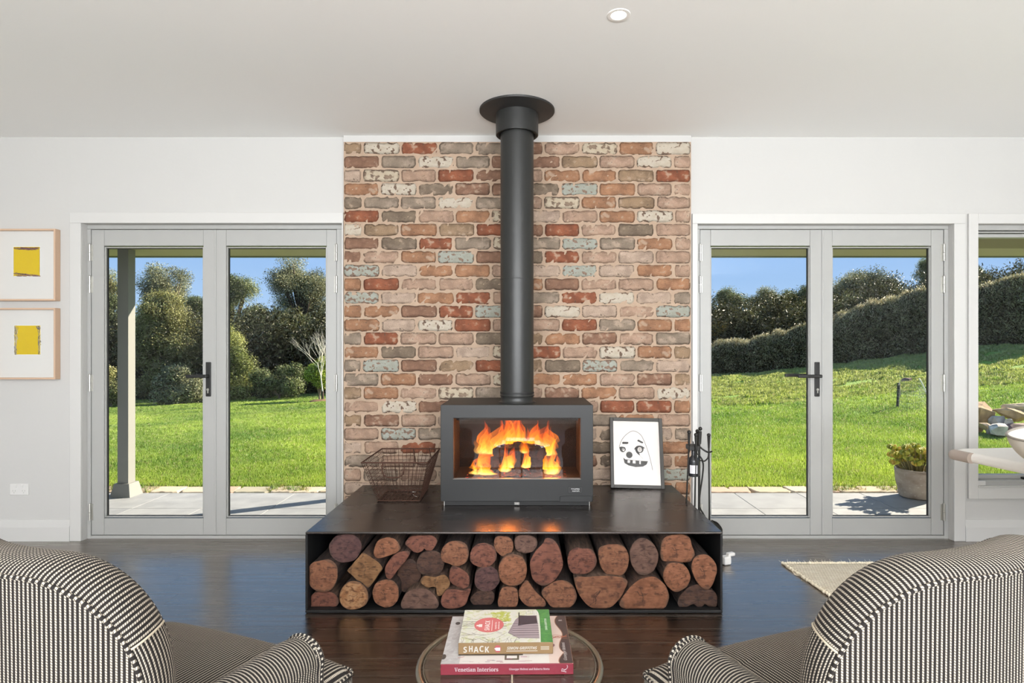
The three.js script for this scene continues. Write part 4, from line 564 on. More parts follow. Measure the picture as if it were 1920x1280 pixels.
// ---------------------------------------------------------------- garden things near the house
{
  const rockM = (c) => { const b = hex(c), n = tile((u, v) => fbm(u * 5, v * 5, c % 97, 5)); return std(0xffffff, .9, { map: tex(128, 128, (u, v) => mix3([b[0] * .7, b[1] * .68, b[2] * .66], [b[0] * 1.15, b[1] * 1.15, b[2] * 1.15], clamp(.5 + n(u, v) * 1.4))), bumpMap: grainT, bumpScale: .01 }); };
  const RM = { tan: rockM(0xb89a74), grey: rockM(0xa8a29c), white: rockM(0xd6d2cc), plum: rockM(0x806c66), sand: rockM(0xcab292) };
  const rock = (label, px, py, w, h, Z, kind, seed, d = 1) => { const s = Z / F, x = (px - VX) * s, y = EYE - (py + 4 - VY) * s, z = CAMZ - Z, W = w * s / 2 * 1.16, H = h * s / 2 * 1.3, r = rng(seed), pts = []; for (let i = 0; i < 20; i++) { const q = V(r() * 2 - 1, r() * 2 - 1, r() * 2 - 1).normalize(), m = Math.pow(Math.abs(q.x) ** 3 + Math.abs(q.y) ** 3 + Math.abs(q.z) ** 3, -1 / 3); pts.push(V(q.x * m * W * (.86 + r() * .16), q.y * m * H * (.86 + r() * .16), q.z * m * W * .8 * d * (.86 + r() * .16))); }
    const g = metric(plain(new ConvexGeometry(pts))), m = part('rock', toCreasedNormals(g, .3), RM[kind], scene, [x, y, z]); m.geometry = metric(m.geometry); tag(m, label, 'rock'); m.rotation.z = (r() - .5) * .15; };
  const Z = 9.4;
  rock('big sandstone block at the left end of the rock pile', 1838, 769, 44, 34, Z, 'tan', 1, .8);
  rock('long flat tan slab lying on top of the rock pile', 1892, 773, 62, 22, Z - .1, 'tan', 2, .6);
  rock('pinkish slab resting on the long flat tan slab', 1903, 759, 44, 14, Z, 'sand', 3, .7);
  rock('small tan boulder at the lower left of the rock pile', 1844, 797, 26, 15, Z - .25, 'sand', 4);
  rock('brownish stone left of the pale triangular rock', 1856, 800, 18, 18, Z - .3, 'grey', 5);
  rock('tilted grey stone above the pale triangular rock', 1869, 786, 26, 20, Z - .15, 'grey', 6);
  rock('pale triangular rock at the front of the pile', 1874, 802, 34, 20, Z - .45, 'white', 7);
  rock('thin grey stone standing on edge right of the triangular rock', 1892, 792, 13, 20, Z - .3, 'grey', 8);
  rock('dark purplish boulder at the right of the rock pile', 1914, 803, 52, 22, Z - .4, 'plum', 9);
  rock('small white pebble on the grass before the rock pile', 1908, 813, 8, 6, Z - .75, 'white', 10);
  rock('low mossy stone at the left foot of the rock pile', 1832, 799, 18, 22, Z - .1, 'tan', 12);
  rock('dark boulder lying on the bank behind the netting stakes', 1703, 712, 22, 14, 14.6, 'plum', 13);
  // netting guard with its stakes
  const stake = (label, px, y0, y1, Z, lean) => { const s = Z / F, x = (px - VX) * s, z = CAMZ - Z, g = ground(x, z), m = part('wooden_stake', rod([0, -.15, 0], [lean, (y1 - y0) * s, 0], .024, 6), std(0x3a3a34, .9), scene, [x, g, z]); tag(m, label, 'stake'); };
  stake('front dark stake of the netting guard', 1682, 718, 760, 11.6, .03); stake('rear dark stake of the netting guard', 1688, 702, 728, 12.6, -.04);
  { const a = 11.6, pts = [[1682, 11.6], [1688, 12.6], [1722, 12.4], [1736, 11.4], [1705, 11.1]], list = []; const P = (k) => { const [px, Z] = pts[k % 5]; const x = (px - VX) / F * Z, z = CAMZ - Z; return V(x, ground(x, z), z); };
    for (let k = 0; k < 5; k++) { const A = P(k), B = P(k + 1); for (let i = 0; i <= 8; i++) { const q = A.clone().lerp(B, i / 8); list.push(rod([q.x, q.y, q.z], [q.x, q.y + .36, q.z], .0016, 4)); } for (let j = 1; j < 6; j++) list.push(rod([A.x, A.y + j * .072, A.z], [B.x, B.y + j * .072, B.z], .0016, 4)); }
    const m = part('wire_netting', merge(list), std(0x8b978c, .7), scene); tag(m, 'low guard of wire netting round a plant on the bank', 'netting'); m.userData.kind = 'stuff';
    const st = part('white_stake', tube([[2 + 5.85, .32, -7.6], [7.72, .62, -7.6], [7.66, .72, -7.6]], .012, 10, 6), std(0xe8e6e0, .6), scene); tag(st, 'bent white stake beside the netting guard', 'stake'); }
  // potted succulent
  { const x = PX(1721, -1.42), t = thing('potted_succulent', 'yellow-green succulent in a weathered round stone pot on the patio', 'potted plant', [x, GROUND, -1.42]);
    const potT = tex(256, 256, (() => { const n = tile((u, v) => fbm(u * 9, v * 9, 5, 5)), q = tile((u, v) => noise(u * 60, v * 60, 9)); return (u, v) => { let c = mix3(hex(0x8a7d70), hex(0xb9ada0), clamp(.45 + n(u, v) * 1.6)); c = mix3(c, [212, 206, 198], smooth(.25, .5, q(u, v)) * .5); return mix3(c, [82, 72, 62], smooth(.15, .4, -n(u, v)) * .5); }; })());
    part('pot', lathe([[0, .0], [.135, 0], [.15, .012], [.172, .13], [.176, .135], [.182, .22], [.186, .25], [.182, .262], [.168, .262], [.16, .22], [0, .21]], 48), std(0xffffff, .95, { map: potT, bumpMap: grainT, bumpScale: .006 }), t);
    part('soil', new THREE.CylinderGeometry(.164, .164, .01, 32).translate(0, .222, 0), std(0x3b3027, 1), t);
    const r = rng(19), stems = [], leaves = [], lg = new THREE.SphereGeometry(1, 8, 6);
    for (let i = 0; i < 64; i++) { const a = r() * 6.283, d = Math.sqrt(r()) * .17, b = V(Math.cos(a) * d * .7, .22, Math.sin(a) * d * .7), tip = V(Math.cos(a) * d * 1.35, .33 + r() * .15 - d * .25, Math.sin(a) * d * 1.35), mid = b.clone().lerp(tip, .5).add(V(0, .015, 0)); stems.push(tube([b, mid, tip], .0065, 6, 6));
      const n = 11; for (let k = 0; k < n; k++) { const la = k * 2.4, ld = V(Math.cos(la), .05 + k * .11, Math.sin(la)).normalize(), g = lg.clone().scale(.006, .03, .017); const m = new THREE.Matrix4().lookAt(V(0, 0, 0), ld, V(0, 1, 0)); g.rotateX(Math.PI / 2).applyMatrix4(m).translate(tip.x + ld.x * .02, tip.y + ld.y * .02 - .012, tip.z + ld.z * .02); leaves.push([g, r()]); } }
    part('stems', merge(stems), std(0x8f8452, .8), t);
    const lm = [0xa8a83c, 0x7f8c34, 0xc2a94a].map((c) => phys(c, .45, { specularIntensity: .6 })); [[0, .5], [.5, .8], [.8, 1.01]].forEach(([a, b], i) => part('leaf_rosettes', merge(leaves.filter((q) => q[1] >= a && q[1] < b).map((q) => q[0])), lm[i], t).userData.kind = 'stuff'); }
}
// ---------------------------------------------------------------- striped armchairs
{
  const stripe = tex(32, 32, (u, v) => { const dark = [25, 19, 16], light = [184, 174, 158]; const on = smooth(.28, .35, u) * (1 - smooth(.7, .77, u)); const tw = .5 + .5 * Math.sin((v + u * .9) * 6.2832); const dash = .5 + .5 * smooth(.08, .4, tw); return mix3([dark[0] * (.8 + .2 * tw), dark[1] * (.8 + .2 * tw), dark[2] * (.8 + .2 * tw)], [light[0] * dash, light[1] * dash, light[2] * dash], on); });
  const bumpS = tex(32, 32, (u, v) => { const on = smooth(.18, .5, u) * (1 - smooth(.55, .88, u)); return on * (.6 + .4 * Math.sin((v + u * .9) * 6.2832)); }, { srgb: false });
  const PER = .0086, DASH = .0048; for (const t of [stripe, bumpS]) { t.repeat.set(1 / PER, 1 / DASH); }
  const cloth = phys(0xffffff, .92, { map: stripe, bumpMap: bumpS, bumpScale: .0012, sheen: .1, sheenColor: new THREE.Color(0xfff4e4), sheenRoughness: .5 });
  const seamM = std(0xb9ad98, .9);
  const pipe = (pts, seg = 60, closed = false) => { const g = tube(pts, .004, seg, 8, closed); const uv = g.attributes.uv, len = new THREE.CatmullRomCurve3(pts.map((p) => p.isVector3 ? p : V(...p))).getLength(); for (let i = 0; i < uv.count; i++) uv.setXY(i, uv.getX(i) * len * .7, uv.getY(i) * .02); return g; };
  const SAG = .10, HW = .36, ZB0 = .13, R = (HW * HW + SAG * SAG) / (2 * SAG), ZC = ZB0 + SAG - R, HALF = Math.asin(HW / R) * R, TOP = .885, RC = .23, TH = .11;
  const bend = (s, y, n) => { const a = s / R, r = R - n; return [r * Math.sin(a), y, ZC + r * Math.cos(a)]; };
  // outline of the back, from the foot of one side over the top to the other: distance along it -> [s, y, outward direction]
  const Y0 = .30, SIDE = TOP - RC - Y0, ARC = RC * Math.PI / 2, FLAT = 2 * (HALF - RC), LEN = 2 * SIDE + 2 * ARC + FLAT;
  const outline = (d, inset) => { const k = (x, y, nx, ny) => [x - nx * inset, y - ny * inset]; if (d < SIDE) return k(-HALF, Y0 + d, -1, 0); d -= SIDE; if (d < ARC) { const a = d / RC; return k(-HALF + RC - RC * Math.cos(a), TOP - RC + RC * Math.sin(a), -Math.cos(a), Math.sin(a)); } d -= ARC; if (d < FLAT) return k(-HALF + RC + d, TOP, 0, 1); d -= FLAT; if (d < ARC) { const a = d / RC; return k(HALF - RC + RC * Math.sin(a), TOP - RC + RC * Math.cos(a), Math.sin(a), Math.cos(a)); } d -= ARC; return k(HALF, TOP - RC - d, 1, 0); };
  function chair(name, label, pos, turn) {
    const t = thing(name, label, 'armchair', pos, turn, 'striped armchairs');
    // rear panel, facing the camera
    const face = (n, flip, bulge) => sheet(48, 40, (u, v) => { const f = v; const dl = mix(0, LEN, u); const [s, y] = outline(dl, .006); const cx = 0, cy = Y0 + .12; const q = [mix(s, s * 0 + cx, f), mix(y, Math.min(y, cy), f)]; return bend(q[0], q[1], n + (flip ? 1 : -1) * -bulge * Math.sin(Math.PI * Math.min(1, f * 1.2) * .5)); }, (u, v) => { const [s, y] = outline(mix(0, LEN, u), .006); return [mix(s, 0, v), mix(y, Math.min(y, Y0 + .12), v)]; });
    const rear = part('rear_panel', face(0, true, -.004), cloth, t);
    part('front_panel', face(TH, true, .03), cloth, t);
    // boxing band round the back, rolled, in three sewn lengths: two sides and the top
    const band = (d0, d1, along, nu) => { const L = d1 - d0; return sheet(nu, 14, (u, v) => { const w = v * Math.PI, ins = -.0 - Math.sin(w) * .022 + .002, n = TH * (.5 - .5 * Math.cos(w)); const [s, y] = outline(d0 + u * L, ins); return bend(s, y, n); }, (u, v) => along ? [v * .135, u * L] : [u * L, v * .135]); };
    const c0 = SIDE + ARC * .30, c1 = LEN - c0;
    part('side_band', band(0, c0, true, 24), cloth, t); part('top_band', band(c0, c1, false, 90), cloth, t); part('side_band', band(c1, LEN, true, 24), cloth, t);
    const seam = (d) => { const pts = []; for (let i = 0; i <= 10; i++) { const w = i / 10 * Math.PI, [s, y] = outline(d, -Math.sin(w) * .0225 + .002); pts.push(V(...bend(s, y, TH * (.5 - .5 * Math.cos(w))))); } return tube(pts, .0022, 20, 6); };
    part('seam', seam(c0), seamM, t); part('seam', seam(c1), seamM, t);
    const edge = (n) => { const pts = []; for (let i = 0; i <= 70; i++) { const [s, y] = outline(i / 70 * LEN, .001); pts.push(V(...bend(s, y, n))); } return pipe(pts, 220); };
    part('piping', edge(-.002), cloth, t); part('piping', edge(TH + .002), cloth, t);
    // arms with a rolled top and a flat front
    for (const s of [-1, 1]) {
      const x = s * .305, w = .056, yt = .585, z0 = -.30, z1 = .13, prof = (v) => { if (v < .32) return [-w, mix(.16, yt - w, v / .32)]; if (v > .68) return [w, mix(yt - w, .16, (v - .68) / .32)]; const a = (v - .32) / .36 * Math.PI; return [-Math.cos(a) * w * 1.06, yt - w + Math.sin(a) * w]; };
      const plen = 2 * (yt - w - .16) + Math.PI * w;
      const g = sheet(20, 40, (u, v) => { const p = prof(v), k = u < .08 ? .94 + .06 * Math.sqrt(u / .08) : 1; return [x + p[0] * k, p[1] * (u < .08 ? .985 + .015 * u / .08 : 1), mix(z0, z1, u)]; }, (u, v) => [u * (z1 - z0), v * plen]); { const idx = g.index.array; for (let i = 0; i < idx.length; i += 3) { const q = idx[i]; idx[i] = idx[i + 1]; idx[i + 1] = q; } g.computeVertexNormals(); }
      const arm = part('arm', g, cloth, t);
      const sh = new THREE.Shape(); for (let i = 0; i <= 40; i++) { const p = prof(i / 40); i ? sh.lineTo(p[0] * .95, p[1] * .986) : sh.moveTo(p[0] * .95, p[1] * .986); }
      const fg = plain(new THREE.ExtrudeGeometry(sh, { depth: .012, bevelEnabled: true, bevelThickness: .006, bevelSize: .003, bevelSegments: 2 })).translate(x, 0, z0 - .008); part('arm_front', metric(fg), cloth, arm);
      const pp = []; for (let i = 0; i <= 40; i++) { const p = prof(i / 40); pp.push(V(x + p[0] * .97, p[1] * .993, z0 - .004)); } part('piping', pipe(pp, 90), cloth, arm);
    }
    // loose T-shaped seat cushion
    const cg = sheet(40, 40, (u, v) => { const z = mix(-.435, .10, v), wide = z < -.312 ? .355 : .247, x = (u * 2 - 1) * wide; const ex = 1 - Math.pow(Math.abs(u * 2 - 1), 10), ez = 1 - Math.pow(Math.abs(v * 2 - 1), 12); return [x, .425 + .045 * Math.sqrt(Math.max(0, ex)) * Math.sqrt(Math.max(0, ez)) + .025 * Math.cos((u - .5) * 2.6) * Math.cos((v - .45) * 2.6), z]; }, (u, v) => [(u * 2 - 1) * (mix(-.435, .10, v) < -.312 ? .355 : .247), v * .535]); { const idx = cg.index.array; for (let i = 0; i < idx.length; i += 3) { const q = idx[i]; idx[i] = idx[i + 1]; idx[i + 1] = q; } cg.computeVertexNormals(); }
    const cu = part('seat_cushion', cg, cloth, t);
    part('cushion_boxing', merge([bb(-.355, .355, .335, .436, -.435, -.318, .014), bb(-.247, .247, .335, .436, -.33, .1, .01)]), cloth, cu);
    const ring = [[-.353, .438, -.312], [-.353, .438, -.425], [-.345, .438, -.434], [0, .439, -.437], [.345, .438, -.434], [.353, .438, -.425], [.353, .438, -.312]]; part('piping', pipe(ring, 120), cloth, cu);
    part('base', bb(-.352, .352, .16, .335, -.405, .12, .012), cloth, t);
    for (const [lx, lz] of [[-.31, -.36], [.31, -.36], [-.31, .1], [.31, .1]]) part('leg', rod([lx, .001, lz], [lx, .165, lz], .014, 12, .022), std(0x2c201a, .4), t);
    return t;
  }
  chair('armchair', 'black and cream striped armchair seen from behind, on the left', [-.942, 0, 2.689], -22 * Math.PI / 180);
  const c2 = chair('armchair', 'black and cream striped armchair seen from behind, on the right', [.79, 0, 2.70], 22 * Math.PI / 180);
}
// ---------------------------------------------------------------- glass side table and books
{
  const TX = -.045, TZ = CAMZ - 1.568, TY = .452, brass = std(0x9a8f7c, .28, { metalness: .9 });
  const t = thing('side_table', 'round glass side table with a thin metal rim between the armchairs', 'table', [TX, 0, TZ]);
  const rim = new THREE.TorusGeometry(.2385, .0075, 12, 96).rotateX(Math.PI / 2).translate(0, TY - .006, 0); part('rim', rim, brass, t);
  part('rim_edge', new THREE.TorusGeometry(.2255, .0025, 8, 96).rotateX(Math.PI / 2).translate(0, TY - .0025, 0), brass, t);
  part('glass_top', lathe([[0, TY - .009], [.226, TY - .009], [.2275, TY - .0075], [.2275, TY - .002], [.226, TY], [0, TY]], 96), phys(0xffffff, .0, { transmission: 1, thickness: .008, ior: 1.5, attenuationColor: new THREE.Color(0x9ed8c6), attenuationDistance: .16 }), t);
  for (let k = 0; k < 3; k++) { const a = k * 2.094 - 1.571; part('leg', tube([[Math.cos(a) * .237, TY - .008, Math.sin(a) * .237], [Math.cos(a) * .22, .25, Math.sin(a) * .22], [Math.cos(a) * .235, .005, Math.sin(a) * .235]], .0065, 16, 10), brass, t); }
  const serif = 'serif', sans = 'sans-serif';
  const coverA = canvasTex(1024, 820, (c, w, h) => { c.fillStyle = '#ece4de'; c.fillRect(0, 0, w, h); const r = rng(21);
    c.fillStyle = '#c9c5c4'; c.fillRect(0, 0, w * .14, h); for (let i = 0; i < 90; i++) { c.fillStyle = `rgba(${r() < .5 ? '255,255,255' : '150,146,148'},.14)`; c.beginPath(); c.ellipse(r() * w * .14, r() * h, 6 + r() * 30, 8 + r() * 46, r(), 0, 7); c.fill(); }
    c.fillStyle = '#3d3d40'; c.beginPath(); c.ellipse(w * .062, h * .17, 21, 28, 0, 0, 7); c.fill(); c.strokeStyle = '#a9a3a2'; c.lineWidth = 3; c.beginPath(); c.ellipse(w * .055, h * .5, 12, 10, 0, 0, 7); c.stroke();
    c.fillStyle = '#4c4744'; c.beginPath(); c.ellipse(w * .01, h * .87, 20, 40, 0, 0, 7); c.fill();
    c.fillStyle = '#6d645c'; c.fillRect(w * .12, h * .82, w * .5, h * .03); c.fillStyle = '#57513f'; c.fillRect(w * .48, h * .845, w * .11, h * .09); c.fillStyle = '#f5f2ee'; c.fillRect(w * .495, h * .855, w * .08, h * .05);
    c.fillStyle = '#f1ece6'; c.fillRect(w * .67, h * .84, w * .2, h * .15); for (let i = 0; i < 14; i++) { c.fillStyle = `rgba(${90 + r() * 120},${80 + r() * 90},${80 + r() * 80},.55)`; c.fillRect(w * (.16 + r() * .48), h * (.86 + r() * .12), 10 + r() * 60, 3 + r() * 12); }
    c.strokeStyle = '#b2504a'; c.lineWidth = 5; c.beginPath(); c.moveTo(w * .12, h * .89); c.lineTo(w * .17, h * .87); c.stroke();
    // dark shaped right-hand panel with a copper line
    c.fillStyle = '#f0d9cd'; c.fillRect(w * .82, 0, w * .18, h); c.fillStyle = '#46393b'; c.beginPath(); c.moveTo(w * .93, 0); c.bezierCurveTo(w * .86, h * .16, w * .93, h * .26, w * .945, h * .38); c.bezierCurveTo(w * .97, h * .5, w * .86, h * .66, w * .94, h * .8); c.bezierCurveTo(w * .9, h * .9, w * .88, h * .95, w * .9, h); c.lineTo(w, h); c.lineTo(w, 0); c.closePath(); c.fill(); c.strokeStyle = '#a9765c'; c.lineWidth = 7; c.stroke();
    c.strokeStyle = '#b4684c'; c.lineWidth = 6; for (let i = 0; i < 6; i++) { c.beginPath(); c.moveTo(w * (.84 + r() * .03), h * (.44 + r() * .12)); c.bezierCurveTo(w * .9, h * (.4 + r() * .15), w * .93, h * (.46 + r() * .1), w * .985, h * (.36 + r() * .2)); c.stroke(); }
    c.fillStyle = '#8d5a64'; c.beginPath(); c.ellipse(w * .862, h * .66, 13, 24, .2, 0, 7); c.fill(); c.fillStyle = '#352c33'; c.beginPath(); c.moveTo(w * .845, h * .3); c.lineTo(w * .86, h * .43); c.lineTo(w * .835, h * .43); c.fill();
    c.fillStyle = '#e8e0dc'; c.font = `italic 34px ${serif}`; c.save(); c.translate(w * .955, h * .95); c.rotate(-Math.PI / 2); c.fillText('Giuseppe Molteni', 0, 0); c.restore(); c.save(); c.translate(w * .962, h * .13); c.rotate(-Math.PI / 2); c.font = `bold 40px ${serif}`; c.fillText('R', 0, 0); c.restore(); });
  const spineA = canvasTex(1024, 86, (c, w, h) => { c.fillStyle = '#a60f35'; c.fillRect(0, 0, w, h); c.fillStyle = '#f2e9ea'; c.font = `bold 42px ${serif}`; c.fillText('Venetian Interiors', w * .105, h * .68, w * .33); c.font = `bold 21px ${serif}`; c.fillText('Giuseppe Molteni and Roberta Motta', w * .515, h * .56, w * .305); c.font = `italic 50px ${serif}`; c.save(); c.translate(w * .945, h * .86); c.rotate(-Math.PI / 2); c.fillText('R', 0, 0, 44); c.restore(); c.strokeStyle = '#f2e9ea'; c.lineWidth = 4; c.beginPath(); c.moveTo(w * .93, h * .55); c.bezierCurveTo(w * .955, h * .5, w * .96, h * .3, w * .95, h * .15); c.stroke(); });
  const coverB = canvasTex(1024, 830, (c, w, h) => { const r = rng(22), g = '#f0eee2'; c.fillStyle = g; c.fillRect(0, 0, w, h);
    for (let i = 0; i < 260; i++) { c.fillStyle = `rgba(${r() < .5 ? '216,222,150' : '236,240,214'},.35)`; const x = r() * w * .84, y = r() * h; c.beginPath(); c.ellipse(x, y, 10 + r() * 46, 6 + r() * 24, r() * 3, 0, 7); c.fill(); }
    c.fillStyle = 'rgba(196,206,90,.55)'; for (let i = 0; i < 60; i++) { c.beginPath(); c.ellipse(w * (.33 + r() * .2), h * (.08 + r() * .3), 12 + r() * 26, 10 + r() * 20, r() * 3, 0, 7); c.fill(); }
    c.strokeStyle = '#8a8276'; for (let i = 0; i < 46; i++) { let x = r() * w * .55, y = r() * h, a = (r() < .5 ? 0 : 3.14) + (r() - .5) * 1.4; c.lineWidth = 1.5 + r() * 6; c.beginPath(); c.moveTo(x, y); for (let k = 0; k < 5; k++) { x += Math.cos(a) * 34; y += Math.sin(a) * 34; a += (r() - .5) * .7; c.lineTo(x, y); } c.stroke(); }
    for (let i = 0; i < 4; i++) { c.fillStyle = 'rgba(120,112,104,.5)'; c.fillRect(0, h * (.38 + i * .07), w * .5, 6 + r() * 12); }
    c.strokeStyle = '#5b5348'; for (let i = 0; i < 14; i++) { let x = w * (.02 + r() * .7), y = h, a = -1.57 + (r() - .5) * .5; c.lineWidth = 1.2 + r() * 2.5; c.beginPath(); c.moveTo(x, y); for (let k = 0; k < 4; k++) { x += Math.cos(a) * 26; y += Math.sin(a) * 26; a += (r() - .5) * 1.1; c.lineTo(x, y); } c.stroke(); }
    // the timber shed
    c.fillStyle = '#a99aa0'; c.beginPath(); c.moveTo(w * .52, h * .73); c.lineTo(w * .6, h * .34); c.lineTo(w * .65, h * .22); c.lineTo(w * .85, h * .2); c.lineTo(w * .86, h * .9); c.lineTo(w * .64, h * .88); c.closePath(); c.fill(); for (let i = 0; i < 12; i++) { c.fillStyle = i % 2 ? '#c9b8bb' : '#8b7d84'; c.fillRect(w * .57, h * (.46 + i * .033), w * .29, h * .016); } c.fillStyle = '#4c4650'; c.beginPath(); c.moveTo(w * .63, h * .52); c.lineTo(w * .65, h * .2); c.lineTo(w * .84, h * .22); c.lineTo(w * .85, h * .45); c.closePath(); c.fill(); c.fillStyle = '#3a353d'; c.fillRect(w * .637, h * .1, w * .012, h * .34); for (let i = 0; i < 30; i++) { c.fillStyle = `rgba(90,84,86,${.25})`; c.fillRect(w * (.72 + r() * .13), h * r() * .45, 3, 20 + r() * 50); }
    c.strokeStyle = '#4c434a'; c.lineWidth = 5; c.beginPath(); c.moveTo(w * .52, h * .73); c.lineTo(w * .65, h * .9); c.stroke();
    // green strip
    c.fillStyle = '#4f9a52'; c.beginPath(); c.moveTo(w * .84, 0); c.bezierCurveTo(w * .9, h * .12, w * .87, h * .4, w * .88, h * .55); c.lineTo(w * .87, h); c.lineTo(w, h); c.lineTo(w, 0); c.closePath(); c.fill(); for (let i = 0; i < 60; i++) { c.fillStyle = `rgba(${r() < .5 ? '120,190,90' : '40,120,60'},.25)`; c.beginPath(); c.ellipse(w * (.89 + r() * .11), r() * h, 10 + r() * 16, 8 + r() * 20, r(), 0, 7); c.fill(); }
    c.fillStyle = '#e9f3e4'; c.save(); c.translate(w * .955, h * .66); c.rotate(-Math.PI / 2); c.font = `bold 34px ${sans}`; c.fillText('SIMON GRIFFITHS', 0, 0, 300); c.restore();
    c.fillStyle = '#ea7f80'; c.beginPath(); c.ellipse(w * .305, h * .49, w * .165, h * .225, 0, 0, 7); c.fill(); c.fillStyle = '#fff6f0'; c.fillRect(w * .19, h * .47, w * .04, h * .085); c.fillRect(w * .165, h * .49, w * .03, h * .04); c.save(); c.translate(w * .315, h * .66); c.rotate(-Math.PI / 2); c.font = `bold 78px ${sans}`; c.fillText('SHACK', 0, 0, 270); c.restore(); c.fillRect(w * .337, h * .34, 6, h * .33);
    c.save(); c.translate(w * .39, h * .62); c.rotate(-Math.PI / 2); c.font = `bold 26px ${sans}`; c.fillText('in praise of an', 0, 0, 210); c.fillText('australian icon', 0, 34, 210); c.restore(); });
  const spineB = canvasTex(1024, 124, (c, w, h) => { c.fillStyle = '#b08a56'; c.fillRect(0, 0, w, h); const r = rng(5); for (let i = 0; i < 900; i++) { c.fillStyle = `rgba(${r() < .5 ? '90,66,36' : '214,180,132'},.14)`; c.fillRect(r() * w, r() * h, 3, 2); } c.fillStyle = '#fbf6ec'; c.strokeStyle = '#fbf6ec'; c.font = `bold 86px ${sans}`; 'SHACK'.split('').forEach((ch, i) => c.fillText(ch, w * (.05 + i * .056), h * .82 - (i % 2) * 8, 52)); c.fillStyle = '#d8616b'; c.beginPath(); c.ellipse(w * .415, h * .52, 34, 40, 0, 0, 7); c.fill(); c.fillStyle = '#fff'; c.fillRect(w * .395, h * .42, 48, 34); c.beginPath(); c.moveTo(w * .378, h * .5); c.lineTo(w * .4, h * .42); c.lineTo(w * .4, h * .68); c.fill(); c.fillStyle = '#fbf6ec'; c.font = `italic bold 42px ${sans}`; c.fillText('SIMON GRIFFITHS', w * .51, h * .6, w * .315); c.fillRect(w * .505, h * .7, w * .33, 6); c.fillStyle = '#e8dcc8'; for (let i = 0; i < 2; i++) for (let k = 0; k < 9; k++) c.fillRect(w * (.87 + k * .01), h * (.34 + i * .17), 8, 15); });
  const pages = std(0xece6da, .8, { bumpMap: grainT, bumpScale: .0006 });
  function book(label, w, d, th, cover, spine, back, pos, turn) {
    const b = thing('book', label, 'book', pos, turn, 'stacked picture books'), k = .003, glossy = (m, c) => phys(c, .28, { map: m, clearcoat: .4, clearcoatRoughness: .15 });
    const top = bx(w, k, d, 0, th - k / 2, 0, .0012), uv = top.attributes.uv, p = top.attributes.position; for (let i = 0; i < uv.count; i++) uv.setXY(i, p.getX(i) / w + .5, .5 - p.getZ(i) / d);
    part('front_cover', top, glossy(cover, 0xcfcfcf), b); part('back_cover', bx(w, k, d, 0, k / 2, 0, .0012), std(back, .35), b);
    const sp = bx(w, th - .0005, k * 1.4, 0, th / 2, d / 2 - .001, .0016), su = sp.attributes.uv, q = sp.attributes.position; for (let i = 0; i < su.count; i++) su.setXY(i, q.getX(i) / w + .5, q.getY(i) / th); part('spine', sp, std(0x9a9a9a, .55, { map: spine }), b);
    part('page_block', bb(-w / 2 + .004, w / 2 - .004, k, th - k, -d / 2 + .004, d / 2 - .004, 0), pages, b); return b;
  }
  book('large book with a crimson spine reading Venetian Interiors, lowest of the two', .337, .268, .0285, coverA, spineA, 0xa60f35, [-.052, TY + .0005, CAMZ - 1.634], .012);
  book('smaller book with a kraft brown spine reading SHACK, on top of the crimson one', .247, .196, .0305, coverB, spineB, 0xb08a56, [-.057, TY + .0298, CAMZ - 1.643], .018);
}
